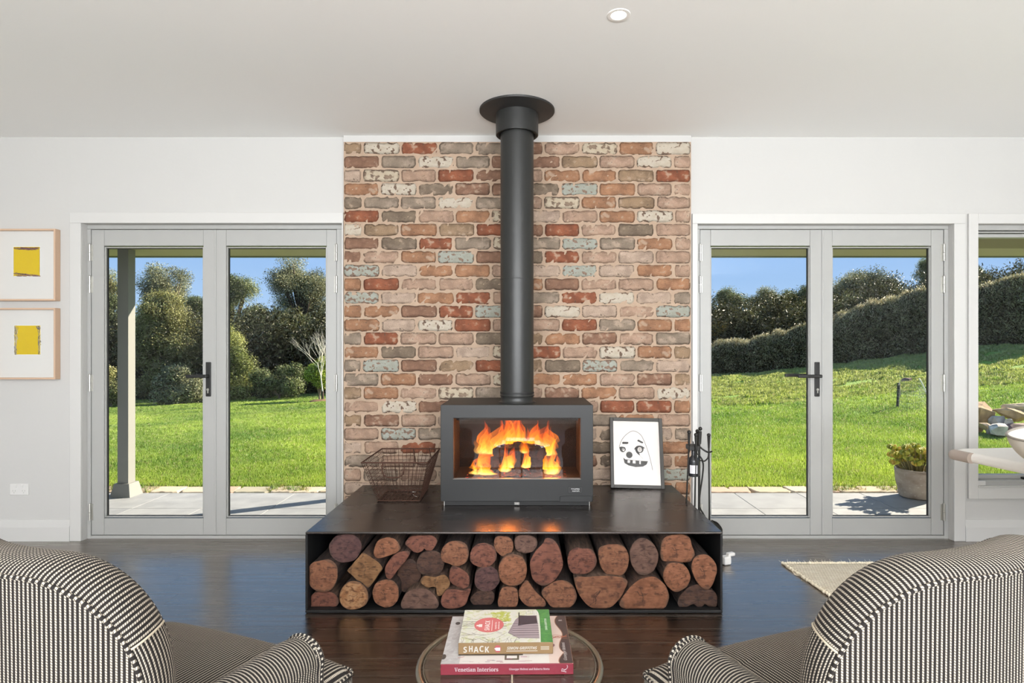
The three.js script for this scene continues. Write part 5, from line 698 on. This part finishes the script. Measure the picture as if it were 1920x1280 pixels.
// ---------------------------------------------------------------- things on and beside the log box
{
  const YB = BOX.y1 + .0005;
  // rusty wire basket
  { const t = thing('wire_basket', 'rusty wire basket with two loop handles on the left of the steel box', 'basket', [0, YB, 0]), rust = std(0x4c3125, .8, { metalness: .3 });
    const b0 = [-.868, -.623], bz = [.255, .524], r0 = [-.925, -.556], rz = [.185, .655], H = .25, q = (s, u, v) => { const xb = mix(b0[0], b0[1], u), xr = mix(r0[0], r0[1], u), zb = mix(bz[0], bz[1], u), zr = mix(rz[0], rz[1], u), y = mix(.006, H, v); return s === 0 ? [mix(xb, xr, v), y, mix(bz[1], rz[1], v)] : s === 1 ? [mix(xb, xr, v), y, mix(bz[0], rz[0], v)] : s === 2 ? [mix(b0[0], r0[0], v), y, mix(zb, zr, v)] : [mix(b0[1], r0[1], v), y, mix(zb, zr, v)]; };
    const side = (s, n) => { const l = []; for (let i = 0; i <= n; i++) l.push(rod(q(s, i / n, 0), q(s, i / n, 1), .0014, 5)); for (let j = 1; j < 11; j++) l.push(rod(q(s, 0, j / 11), q(s, 1, j / 11), .0013, 5)); return merge(l); };
    part('front_mesh', side(0, 14), rust, t); part('back_mesh', side(1, 14), rust, t); part('side_mesh', side(2, 14), rust, t); part('side_mesh', side(3, 14), rust, t);
    const l = []; for (let i = 0; i <= 9; i++) l.push(rod([mix(...b0, i / 9), .005, bz[0]], [mix(...b0, i / 9), .005, bz[1]], .0014, 5)); for (let i = 0; i <= 7; i++) l.push(rod([b0[0], .006, mix(...bz, i / 7)], [b0[1], .006, mix(...bz, i / 7)], .0014, 5)); part('bottom_mesh', merge(l), rust, t);
    const rect = (x, z, y, r) => merge([rod([x[0], y, z[0]], [x[1], y, z[0]], r, 8), rod([x[0], y, z[1]], [x[1], y, z[1]], r, 8), rod([x[0], y, z[0]], [x[0], y, z[1]], r, 8), rod([x[1], y, z[0]], [x[1], y, z[1]], r, 8), ...[[0, 0], [0, 1], [1, 0], [1, 1]].map(([a, b]) => ball(r, x[a], y, z[b], 8))]);
    part('rim', rect(r0, rz, H, .0042), rust, t); part('bottom_rim', rect(b0, bz, .0055, .003), rust, t);
    const m = (r0[0] + r0[1]) / 2 - .005; part('handle', tube([[m - .058, H, rz[1] + .004], [m - .062, H - .02, rz[1] + .012], [m - .055, H - .06, rz[1] + .016], [m - .03, H - .078, rz[1] + .016], [m + .03, H - .078, rz[1] + .016], [m + .055, H - .06, rz[1] + .016], [m + .062, H - .02, rz[1] + .012], [m + .058, H, rz[1] + .004]], .0036, 48, 8), rust, t);
    part('handle', tube([[m + .02, H, rz[0]], [m + .035, H - .03, rz[0] + .05], [m + .055, H - .07, rz[0] + .1], [m + .085, H - .08, rz[0] + .11], [m + .125, H - .078, rz[0] + .11], [m + .145, H - .055, rz[0] + .085], [m + .12, H, rz[0]]], .0036, 48, 8), rust, t);
    const wl = part('wire_tag', merge([bb(-.665, -.645, .056, .059, .53, .533, 0), tube([[-.66, .045, .535], [-.65, .035, .537], [-.635, .032, .537]], .0008, 8, 5)]), M.steel, t); }
  // framed ink drawing leaning on the bricks
  { const art = canvasTex(768, 1024, (c, w, h) => { c.fillStyle = '#d9d2cc'; c.fillRect(0, 0, w, h); c.strokeStyle = c.fillStyle = '#262422'; c.lineCap = 'round'; const X = (x) => (x - 218) / (690 - 218) * w, Y = (y) => (y - 118) / (738 - 118) * h, P = (pts, fill) => { c.beginPath(); pts.forEach(([x, y], i) => i ? c.lineTo(X(x), Y(y)) : c.moveTo(X(x), Y(y))); if (fill) { c.closePath(); c.fill(); } else c.stroke(); };
      c.lineWidth = 7; c.beginPath(); c.moveTo(X(280), Y(372)); c.bezierCurveTo(X(295), Y(310), X(330), Y(262), X(390), Y(226)); c.bezierCurveTo(X(430), Y(200), X(480), Y(222), X(512), Y(262)); c.bezierCurveTo(X(550), Y(330), X(590), Y(450), X(612), Y(590)); c.stroke();
      P([[308, 332], [318, 323], [372, 324], [374, 336], [364, 344], [314, 345]], 1); P([[464, 312], [476, 297], [526, 322], [522, 334], [506, 332]], 1);
      c.beginPath(); c.moveTo(X(278), Y(378)); c.bezierCurveTo(X(300), Y(366), X(320), Y(372), X(336), Y(376)); c.bezierCurveTo(X(352), Y(396), X(346), Y(408), X(330), Y(420)); c.bezierCurveTo(X(312), Y(432), X(290), Y(420), X(286), Y(404)); c.closePath(); c.fill(); c.fillStyle = '#d9d2cc'; c.beginPath(); c.ellipse(X(321), Y(400), 19, 25, -.5, 0, 7); c.fill(); c.fillStyle = '#262422'; c.beginPath(); c.ellipse(X(318), Y(396), 9, 13, 0, 0, 7); c.fill();
      c.beginPath(); c.moveTo(X(430), Y(398)); c.bezierCurveTo(X(446), Y(352), X(500), Y(340), X(545), Y(384)); c.lineTo(X(528), Y(382)); c.bezierCurveTo(X(530), Y(420), X(500), Y(432), X(482), Y(428)); c.lineTo(X(490), Y(454)); c.bezierCurveTo(X(460), Y(440), X(444), Y(420), X(440), Y(394)); c.closePath(); c.fill(); c.fillStyle = '#d9d2cc'; c.beginPath(); c.ellipse(X(488), Y(396), 36, 40, 0, 0, 7); c.fill(); c.fillStyle = '#262422'; c.lineWidth = 6; c.beginPath(); c.ellipse(X(488), Y(394), 22, 24, 0, 0, 7); c.stroke(); c.beginPath(); c.ellipse(X(488), Y(393), 8, 9, 0, 0, 7); c.fill();
      c.lineWidth = 2; P([[488, 456], [518, 484]]);
      c.beginPath(); c.ellipse(X(380), Y(450), 53, 52, 0, 0, 7); c.fill(); P([[318, 478], [340, 494], [420, 500], [500, 505], [568, 507], [554, 538], [516, 560], [440, 566], [370, 552], [330, 530]], 1); c.fillStyle = '#d9d2cc'; P([[362, 500], [388, 502], [384, 528], [360, 526]], 1); P([[414, 502], [442, 504], [442, 532], [412, 530]], 1); P([[480, 506], [496, 507], [494, 538], [480, 536]], 1); });
    const t = thing('framed_drawing', 'black framed ink drawing of a toothy face leaning against the bricks', 'framed drawing', [PX(1195.5, .195), YB, .2]); t.rotation.set(-.29, -.012, -.021, 'YXZ');
    const w = .341, h = .452, f = .021, fm = std(0x35322d, .5); part('frame', merge([bb(-w / 2, -w / 2 + f, 0, h, -.02, .006, .002), bb(w / 2 - f, w / 2, 0, h, -.02, .006, .002), bb(-w / 2 + f, w / 2 - f, 0, f, -.02, .006, .002), bb(-w / 2 + f, w / 2 - f, h - f, h, -.02, .006, .002)]), fm, t);
    const pg = new THREE.PlaneGeometry(w - 2 * f, h - 2 * f).translate(0, h / 2, -.010); part('print', pg, std(0xffffff, .8, { map: art }), t); part('backing', bb(-w / 2 + f - .002, w / 2 - f + .002, f - .002, h - f + .002, -.018, -.0105, 0), std(0x8a7c68, .9), t);
    part('glazing', new THREE.PlaneGeometry(w - 2 * f, h - 2 * f).translate(0, h / 2, .0), M.pane, t); }
  // fireside tools
  { const iron = std(0x23221f, .5, { metalness: .3, bumpMap: grainT, bumpScale: .001 }), Z0 = .50, X = (p, z = Z0) => PX(p, z), Y = (p, z = Z0) => PY(p, z);
    const st = thing('tool_stand', 'black iron fireside tool stand behind the right end of the steel box', 'tool stand', [X(1311), 0, Z0]), ox = X(1311);
    part('base', lathe([[0, 0], [.052, 0], [.052, .008], [.045, .016], [.012, .022], [0, .022]], 32), iron, st); part('pole', rod([0, .02, 0], [0, Y(812), 0], .0065, 10), iron, st);
    part('knob', merge([ball(.0115, X(1313) - ox, Y(803.5), 0), rod([X(1312.5) - ox, Y(832), 0], [X(1313) - ox, Y(808), 0], .0065, 10, .009)]), iron, st);
    part('hook_ring', merge([bb(X(1288) - ox, X(1308) - ox, Y(842), Y(833), -.03, .05, .004), tube([[0, Y(836), 0], [.02, Y(842), .005], [.05, Y(847), .01], [.075, Y(846), 0]], .005, 16, 8), tube([[X(1308) - ox, Y(850), 0], [X(1314) - ox, Y(858), .01], [X(1318) - ox, Y(864), .01], [X(1326) - ox, Y(858), .01], [X(1329) - ox, Y(848), 0]], .0045, 20, 8)]), iron, st);
    const tool = (label, px, ky, z, dx, kind) => { const x = X(px, z), t = thing('fireside_tool', label, 'fireside tool', [x, 0, z], 0, undefined), yk = Y(ky, z), yb = .1; part('knob', ball(.0115, 0, yk, 0), iron, t); part('grip', rod([dx * .02, yk - .075, 0], [0, yk - .008, 0], .0055, 10, .009), iron, t);
      if (kind === 'tongs') { part('arm', tube([[dx * .02, yk - .07, 0], [dx * .03, yk - .17, 0], [X(1317, z) - x, Y(864, z), 0], [X(1312, z) - x, Y(930, z), 0], [X(1311, z) - x, Y(948, z), 0], [X(1323, z) - x, Y(972, z), 0], [X(1328, z) - x, .18, 0]], .0048, 40, 8), iron, t); return; }
      part('shaft', rod([dx, kind === 'shovel' ? .24 : yb, 0], [dx * .02, yk - .07, 0], .0048, 8), iron, t);
      if (kind === 'shovel') { const g = sheet(14, 14, (u, v) => { const a = (u - .5) * 2, w = .058 * Math.sqrt(clamp(v * 3)); return [dx + a * w + .012, .285 - v * .15, .004 + a * a * .012 + v * .008]; }), q = g.clone(); part('pan', new THREE.BufferGeometry().copy(g), std(0x2b2a27, .5, { metalness: .4, side: THREE.DoubleSide }), t); }
      if (kind === 'brush') part('bristles', new THREE.CylinderGeometry(.016, .034, .13, 14).translate(dx, .165, 0), std(0x2b2621, 1), t); if (kind === 'poker') part('hook', tube([[dx, .12, 0], [dx + .005, .1, 0], [dx + .03, .11, 0]], .0045, 10, 8), iron, t); };
    tool('iron fireside poker at the left of the tool stand', 1292, 810, .52, -.028, 'poker'); tool('iron fireside brush, tool nearest the camera on the stand', 1305, 815, .56, -.012, 'brush'); tool('iron fire tongs with a forked arm on the tool stand', 1307.5, 808, .46, .012, 'tongs'); tool('iron hearth shovel at the right of the tool stand', 1329, 815.5, .5, .004, 'shovel');
    const bt = thing('bottle', 'small black bottle with a white label hanging among the fireside tools', 'bottle', [X(1300.5, .53), Y(892.5, .53), .53]), bm = std(0x26272a, .3); part('body', lathe([[0, 0], [.028, .001], [.033, .006], [.033, .085], [.029, .103], [.014, .118], [.0125, .13], [.0125, .158], [0, .158]], 32), bm, bt); part('cap', lathe([[.0, .152], [.014, .152], [.014, .172], [0, .173]], 24), M.black, bt); part('label', new THREE.CylinderGeometry(.0336, .0336, .048, 24, 1, true, -.95, 1.35).translate(0, .045, 0), std(0xcfcdd0, .6), bt); part('hanger', tube([[0, .165, 0], [0, .19, -.004], [0, .2, -.01]], .003, 8, 6), M.black, bt); }
  // small white plug on the floor
  { const z = .44, x = PX(1361, z), t = thing('power_adapter', 'small white plug lying on the floor right of the steel box', 'plug', [x, .001, z], .4), w = std(0xf1efec, .4); part('body', bx(.05, .05, .045, 0, .025, 0, .009), w, t); part('neck', bx(.05, .02, .03, .035, .055, 0, .006), w, t); }
}
// ---------------------------------------------------------------- wall pieces, rug, dining corner, ceiling light
{
  const oak = std(0xc6a88e, .6, { bumpMap: grainT, bumpScale: .0008 });
  const paint = (seed, mode) => canvasTex(512, 560, (c, w, h) => { const r = rng(seed); c.fillStyle = '#e2e1dd'; c.fillRect(0, 0, w, h); c.fillStyle = '#cfa915'.replace('cfa915', 'c6ab08'); c.fillRect(6, 6, w - 12, h - 12);
    const dab = (x, y, a, col, n, len, wid) => { c.fillStyle = col; for (let i = 0; i < n; i++) { c.save(); c.translate(x + (r() - .5) * 20, y + (r() - .5) * 14); c.rotate(a + (r() - .5) * .25); c.fillRect(0, 0, len * (.4 + r()), wid * (.3 + r())); c.restore(); } };
    if (mode === 0) { for (let i = 0; i < 60; i++) dab(r() * w * .8 + 6, 16 + r() * 34, .05, ['#5b3540', '#6e4548', '#4a2d38'][i % 3], 2, 90, 7); for (let i = 0; i < 80; i++) { const x = r() * w * .9, lim = 470 + x / w * 70; dab(x, lim + r() * (h - lim), .22, ['#5b3d44', '#6b4b4a', '#3f2a33', '#8a6a5a'][i % 4], 2, 70, 7); } c.fillStyle = '#6e4548'; c.fillRect(w - 14, 60, 6, h - 140); c.fillRect(6, 70, 3, h - 200); }
    else { for (let i = 0; i < 170; i++) { const y = r() * h, lim = 60 + 26 * Math.sin(y * .012) + r() * 20; dab(8 + r() * lim * .7, y, 1.4 + (r() - .5) * .8, ['#55525a', '#8d8b90', '#b7b2a4', '#6b6870'][i % 4], 1, 50, 6); } for (let i = 0; i < 120; i++) dab(w - 10 - r() * 36, r() * h, 1.5, ['#3f3c46', '#6b6870', '#bfae7a'][i % 3], 1, 46, 6); for (let i = 0; i < 30; i++) dab(w - 90 + r() * 70, 10 + r() * 50, .8, '#55525a', 1, 40, 7); } });
  const frame = (label, y0, y1, map, sq) => { const zf = .046, x0 = PX(-12, zf), x1 = PX(103.5, zf), Y = (p) => PY(p, zf), t = thing('framed_painting', label, 'framed painting', [0, 0, .002]), w = .0115, a = Y(y1), b = Y(y0);
    part('frame', merge([bb(x0, x0 + w, a, b, 0, .044, .0015), bb(x1 - w, x1, a, b, 0, .044, .0015), bb(x0 + w, x1 - w, a, a + w, 0, .044, .0015), bb(x0 + w, x1 - w, b - w, b, 0, .044, .0015)]), oak, t);
    part('mount', bb(x0 + w, x1 - w, a + w, b - w, .004, .018, 0), std(0xcdccc8, .9), t); const z2 = .024, X2 = (p) => PX(p, z2), Y2 = (p) => PY(p, z2); const g = metric(bb(X2(sq[0]), X2(sq[2]), Y2(sq[3]), Y2(sq[1]), .018, .021, .0005)), p = g.attributes.position, uv = g.attributes.uv; for (let i = 0; i < uv.count; i++) uv.setXY(i, (p.getX(i) - X2(sq[0])) / (X2(sq[2]) - X2(sq[0])), (p.getY(i) - Y2(sq[3])) / (Y2(sq[1]) - Y2(sq[3])));
    part('painting', g, std(0xffffff, .7, { map, bumpMap: grainT, bumpScale: .001 }), t); part('glazing', new THREE.PlaneGeometry(x1 - x0 - 2 * w, b - a - 2 * w).translate((x0 + x1) / 2, (a + b) / 2, .036), M.pane, t); };
  frame('upper pale wood frame with a yellow square edged in maroon on the left wall', 428.5, 563.5, paint(3, 0), [24.5, 462, 75, 518]);
  frame('lower pale wood frame with a yellow square edged in grey on the left wall', 577, 711, paint(4, 1), [26, 609.5, 76, 665]);
  { const t = thing('power_outlet', 'white double power outlet low on the left wall', 'power outlet', [PX(37.5, 0), PY(917, 0), 0]), w = std(0xd2d1ce, .4); part('plate', bx(.124, .076, .009, 0, 0, .0045, .004), w, t); for (const s of [-1, 1]) { part('switch', bx(.012, .02, .006, s * .022, .022, .0105, .002), w, t); part('socket', merge([-1, 0, 1].map((k) => bx(.003, .009, .001, s * .032 + k * .008, k ? -.008 : -.02, .0092, 0))), std(0xa9a8a4, .6), t); } }
  // braided jute rug
  { const z0 = CAMZ - 1.275 / (1058 - VY) * F, xl = PX(1468, z0), r = rng(4), juteT = tex(256, 256, (() => { const n = tile((u, v) => fbm(u * 7, v * 7, 2, 3)); return (u, v, x, y) => { const row = Math.floor(v * 16), ph = (u * 20 + (row & 1) * .5) % 1, a = Math.abs(ph - .5) * 2, e = Math.abs((v * 16) % 1 - .5) * 2; return mix3(mix3(hex(0xf0e8d6), hex(0xdccfb8), clamp(.5 + n(u, v) * 1.5)), hex(0xa09078), smooth(.6, 1, a) * .4 + smooth(.65, 1, e) * .45); }; })());
    const bumpJ = tex(256, 256, (u, v) => { const row = Math.floor(v * 16), ph = (u * 20 + (row & 1) * .5) % 1; return (1 - Math.pow(Math.abs(ph - .5) * 2, 2)) * (1 - Math.pow(Math.abs((v * 16) % 1 - .5) * 2, 2)); }, { srgb: false });
    const nx = 220, nz = 150, W = 2.2, D = 1.7, sk = .16; const g = sheet(nx, nz, (u, v) => { const e = u < .008 || u > .992 || v < .01 || v > .99; return [xl + u * W + v * sk - .035 * noise(v * 40, 3) * (u === 0 ? 1 : 0), e ? .0015 : .011 + Math.abs(noise(u * 110, v * 85)) * .004, z0 + v * D - .02 * noise(u * 60, 7) * (v === 0 ? 1 : 0)]; }, (u, v) => [u * W / .32, v * D / .32]); { const idx = g.index.array; for (let i = 0; i < idx.length; i += 3) { const q = idx[i]; idx[i] = idx[i + 1]; idx[i + 1] = q; } g.computeVertexNormals(); }
    const t = thing('jute_rug', 'natural woven jute rug on the floor behind the right armchair', 'rug'); part('weave', g, std(0xffffff, .95, { map: juteT, bumpMap: bumpJ, bumpScale: .004, side: THREE.DoubleSide }), t);
    const kn = [], fr = []; for (let i = 0; i < 150; i++) { const u = i / 149, x = xl + u * W; kn.push(ball(.0075 + r() * .003, x, .008, z0 - .002 + (r() - .5) * .006, 7)); if (r() < .4) fr.push(rod([x, .006, z0], [x + (r() - .5) * .03, .012 + r() * .012, z0 - .02 - r() * .012], .0012, 4)); } for (let i = 0; i < 120; i++) { const v = i / 119; kn.push(ball(.0075 + r() * .003, xl + v * sk + (r() - .5) * .006, .008, z0 + v * D, 7)); }
    part('edge_knots', merge(kn), std(0xe4d9c2, .95), t).userData.kind = 'stuff'; part('loose_fibres', merge(fr), std(0xd8cdb6, .95), t).userData.kind = 'stuff'; }
  // dining table whose corner reaches into the frame, and the chair tucked against it
  { const ty = .75, P = (px, py, y) => { const Z = (EYE - y) / (py - VY) * F; return [(px - VX) / F * Z, CAMZ - Z]; };
    const a = P(1793, 842, ty), b = P(1925, 868, ty), t = thing('dining_table', 'pale timber dining table with a rounded white-topped edge below the window', 'table'), dx = b[0] - a[0], dz = b[1] - a[1], L = Math.hypot(dx, dz), ux = dx / L, uz = dz / L, nx = uz, nz = -ux;   // u along the near end, n towards the far side
    const C = (u, n) => [a[0] + ux * u + (nx * n), a[1] + uz * u + nz * n]; const sgn = C(0, 1)[0] > a[0] ? 1 : -1;
    const s = new THREE.Shape(), pts = [[.02, .0], [1.6, 0], [1.6, 1.7], [.0, 1.7], [-.01, .06]]; pts.forEach(([u, n], i) => { const q = C(u, n * sgn); i ? s.lineTo(q[0], -q[1]) : s.moveTo(q[0], -q[1]); });
    const top = metric(plain(new THREE.ExtrudeGeometry(s, { depth: .006, bevelEnabled: true, bevelThickness: .023, bevelSize: .024, bevelSegments: 7, curveSegments: 8 })).rotateX(-Math.PI / 2).translate(0, ty - .029, 0)); part('table_top', top, phys(0xf6f2ec, .55), t);
    const e0 = C(-.02, -.02 * sgn), e1 = C(.115, -.02 * sgn); part('end_cap', rod([e0[0] + ux * .03, ty - .0265, e0[1] + uz * .03], [e1[0], ty - .0265, e1[1]], .0275, 18), std(0xb0a196, .4), t); part('end_cap_tip', ball(.0275, e0[0] + ux * .03, ty - .0265, e0[1] + uz * .03, 18), std(0xb0a196, .4), t);
    for (const [u, n] of [[1.1, .25], [1.5, .25], [1.1, 1.45], [1.5, 1.45]]) { const q = C(u, n * sgn); part('leg', rod([q[0], .017, q[1]], [q[0], ty - .045, q[1]], .03, 16, .038), std(0xc4b29f, .5), t); }
    const z = 1.62, X = (p) => PX(p, z), Y = (p) => PY(p, z), ch = thing('dining_chair', 'cream bucket dining chair with slim timber supports at the right edge', 'chair', [X(2058), 0, z]), ox = X(2058), cream = std(0xe3dccf, .6);
    const cx = 0, rr = X(2058) - X(1920), g = sheet(40, 16, (u, v) => { const an = -Math.PI * .98 + u * Math.PI * 1.96, r = rr * (1 - .42 * v * v), y = mix(Y(826), Y(890), v) + .05 * (Math.cos(an) * .5 - .5) * (1 - v) * -1.2; return [Math.sin(an - Math.PI / 2) * r * 1.0, y, Math.cos(an - Math.PI / 2) * r * .9]; }); part('shell', g, std(0xe3dccf, .6, { side: THREE.DoubleSide }), ch);
    const edge = []; for (let i = 0; i <= 40; i++) { const an = -Math.PI * .98 + i / 40 * Math.PI * 1.96; edge.push(V(Math.sin(an - Math.PI / 2) * rr, Y(826) + .05 * (Math.cos(an) * .5 - .5) * -1.2, Math.cos(an - Math.PI / 2) * rr * .9)); } part('edge_trim', tube(edge, .005, 80, 8), std(0x9a938a, .5), ch);
    part('seat', new THREE.CylinderGeometry(rr * .66, rr * .5, .05, 32).translate(0, Y(893), 0), cream, ch); for (const [x1, y1, zz] of [[X(1884) - ox, Y(828), .12], [X(1894) - ox, Y(834), .1]]) part('support', rod([x1, y1, zz], [x1 + .16, .42, zz + .02], .0055, 8), std(0xcbb8a0, .5), ch);
    part('pedestal', lathe([[0, .017], [.1, .017], [.1, .026], [.03, .03], [.02, .1], [.02, Y(895)]], 28), std(0xcbb8a0, .5), ch); }
  // recessed ceiling lights
  const lamp = (label, x, z) => { const t = thing('downlight', label, 'ceiling light', [x, CEIL, z]); part('trim_ring', lathe([[.031, -.002], [.046, -.0035], [.05, -.001], [.05, 0]], 40), std(0xf4f2ee, .5), t); part('lamp_disc', new THREE.CircleGeometry(.033, 32).rotateX(Math.PI / 2).translate(0, -.0022, 0), new THREE.MeshStandardMaterial({ color: 0xffffff, emissive: 0xfff0dc, emissiveIntensity: 9 }), t); const l = new THREE.SpotLight(0xffe6c8, 1.8, 0, 1.1, .7); l.name = 'downlight_beam'; l.position.set(x, CEIL - .012, z); l.target.position.set(x, 0, z); l.shadow.radius = 1.5; l.castShadow = true; scene.add(l, l.target); };
  lamp('lit round recessed downlight in the white ceiling', PX(1160, CAMZ - 2.519), CAMZ - 2.519);
}
renderer.render(scene, camera);
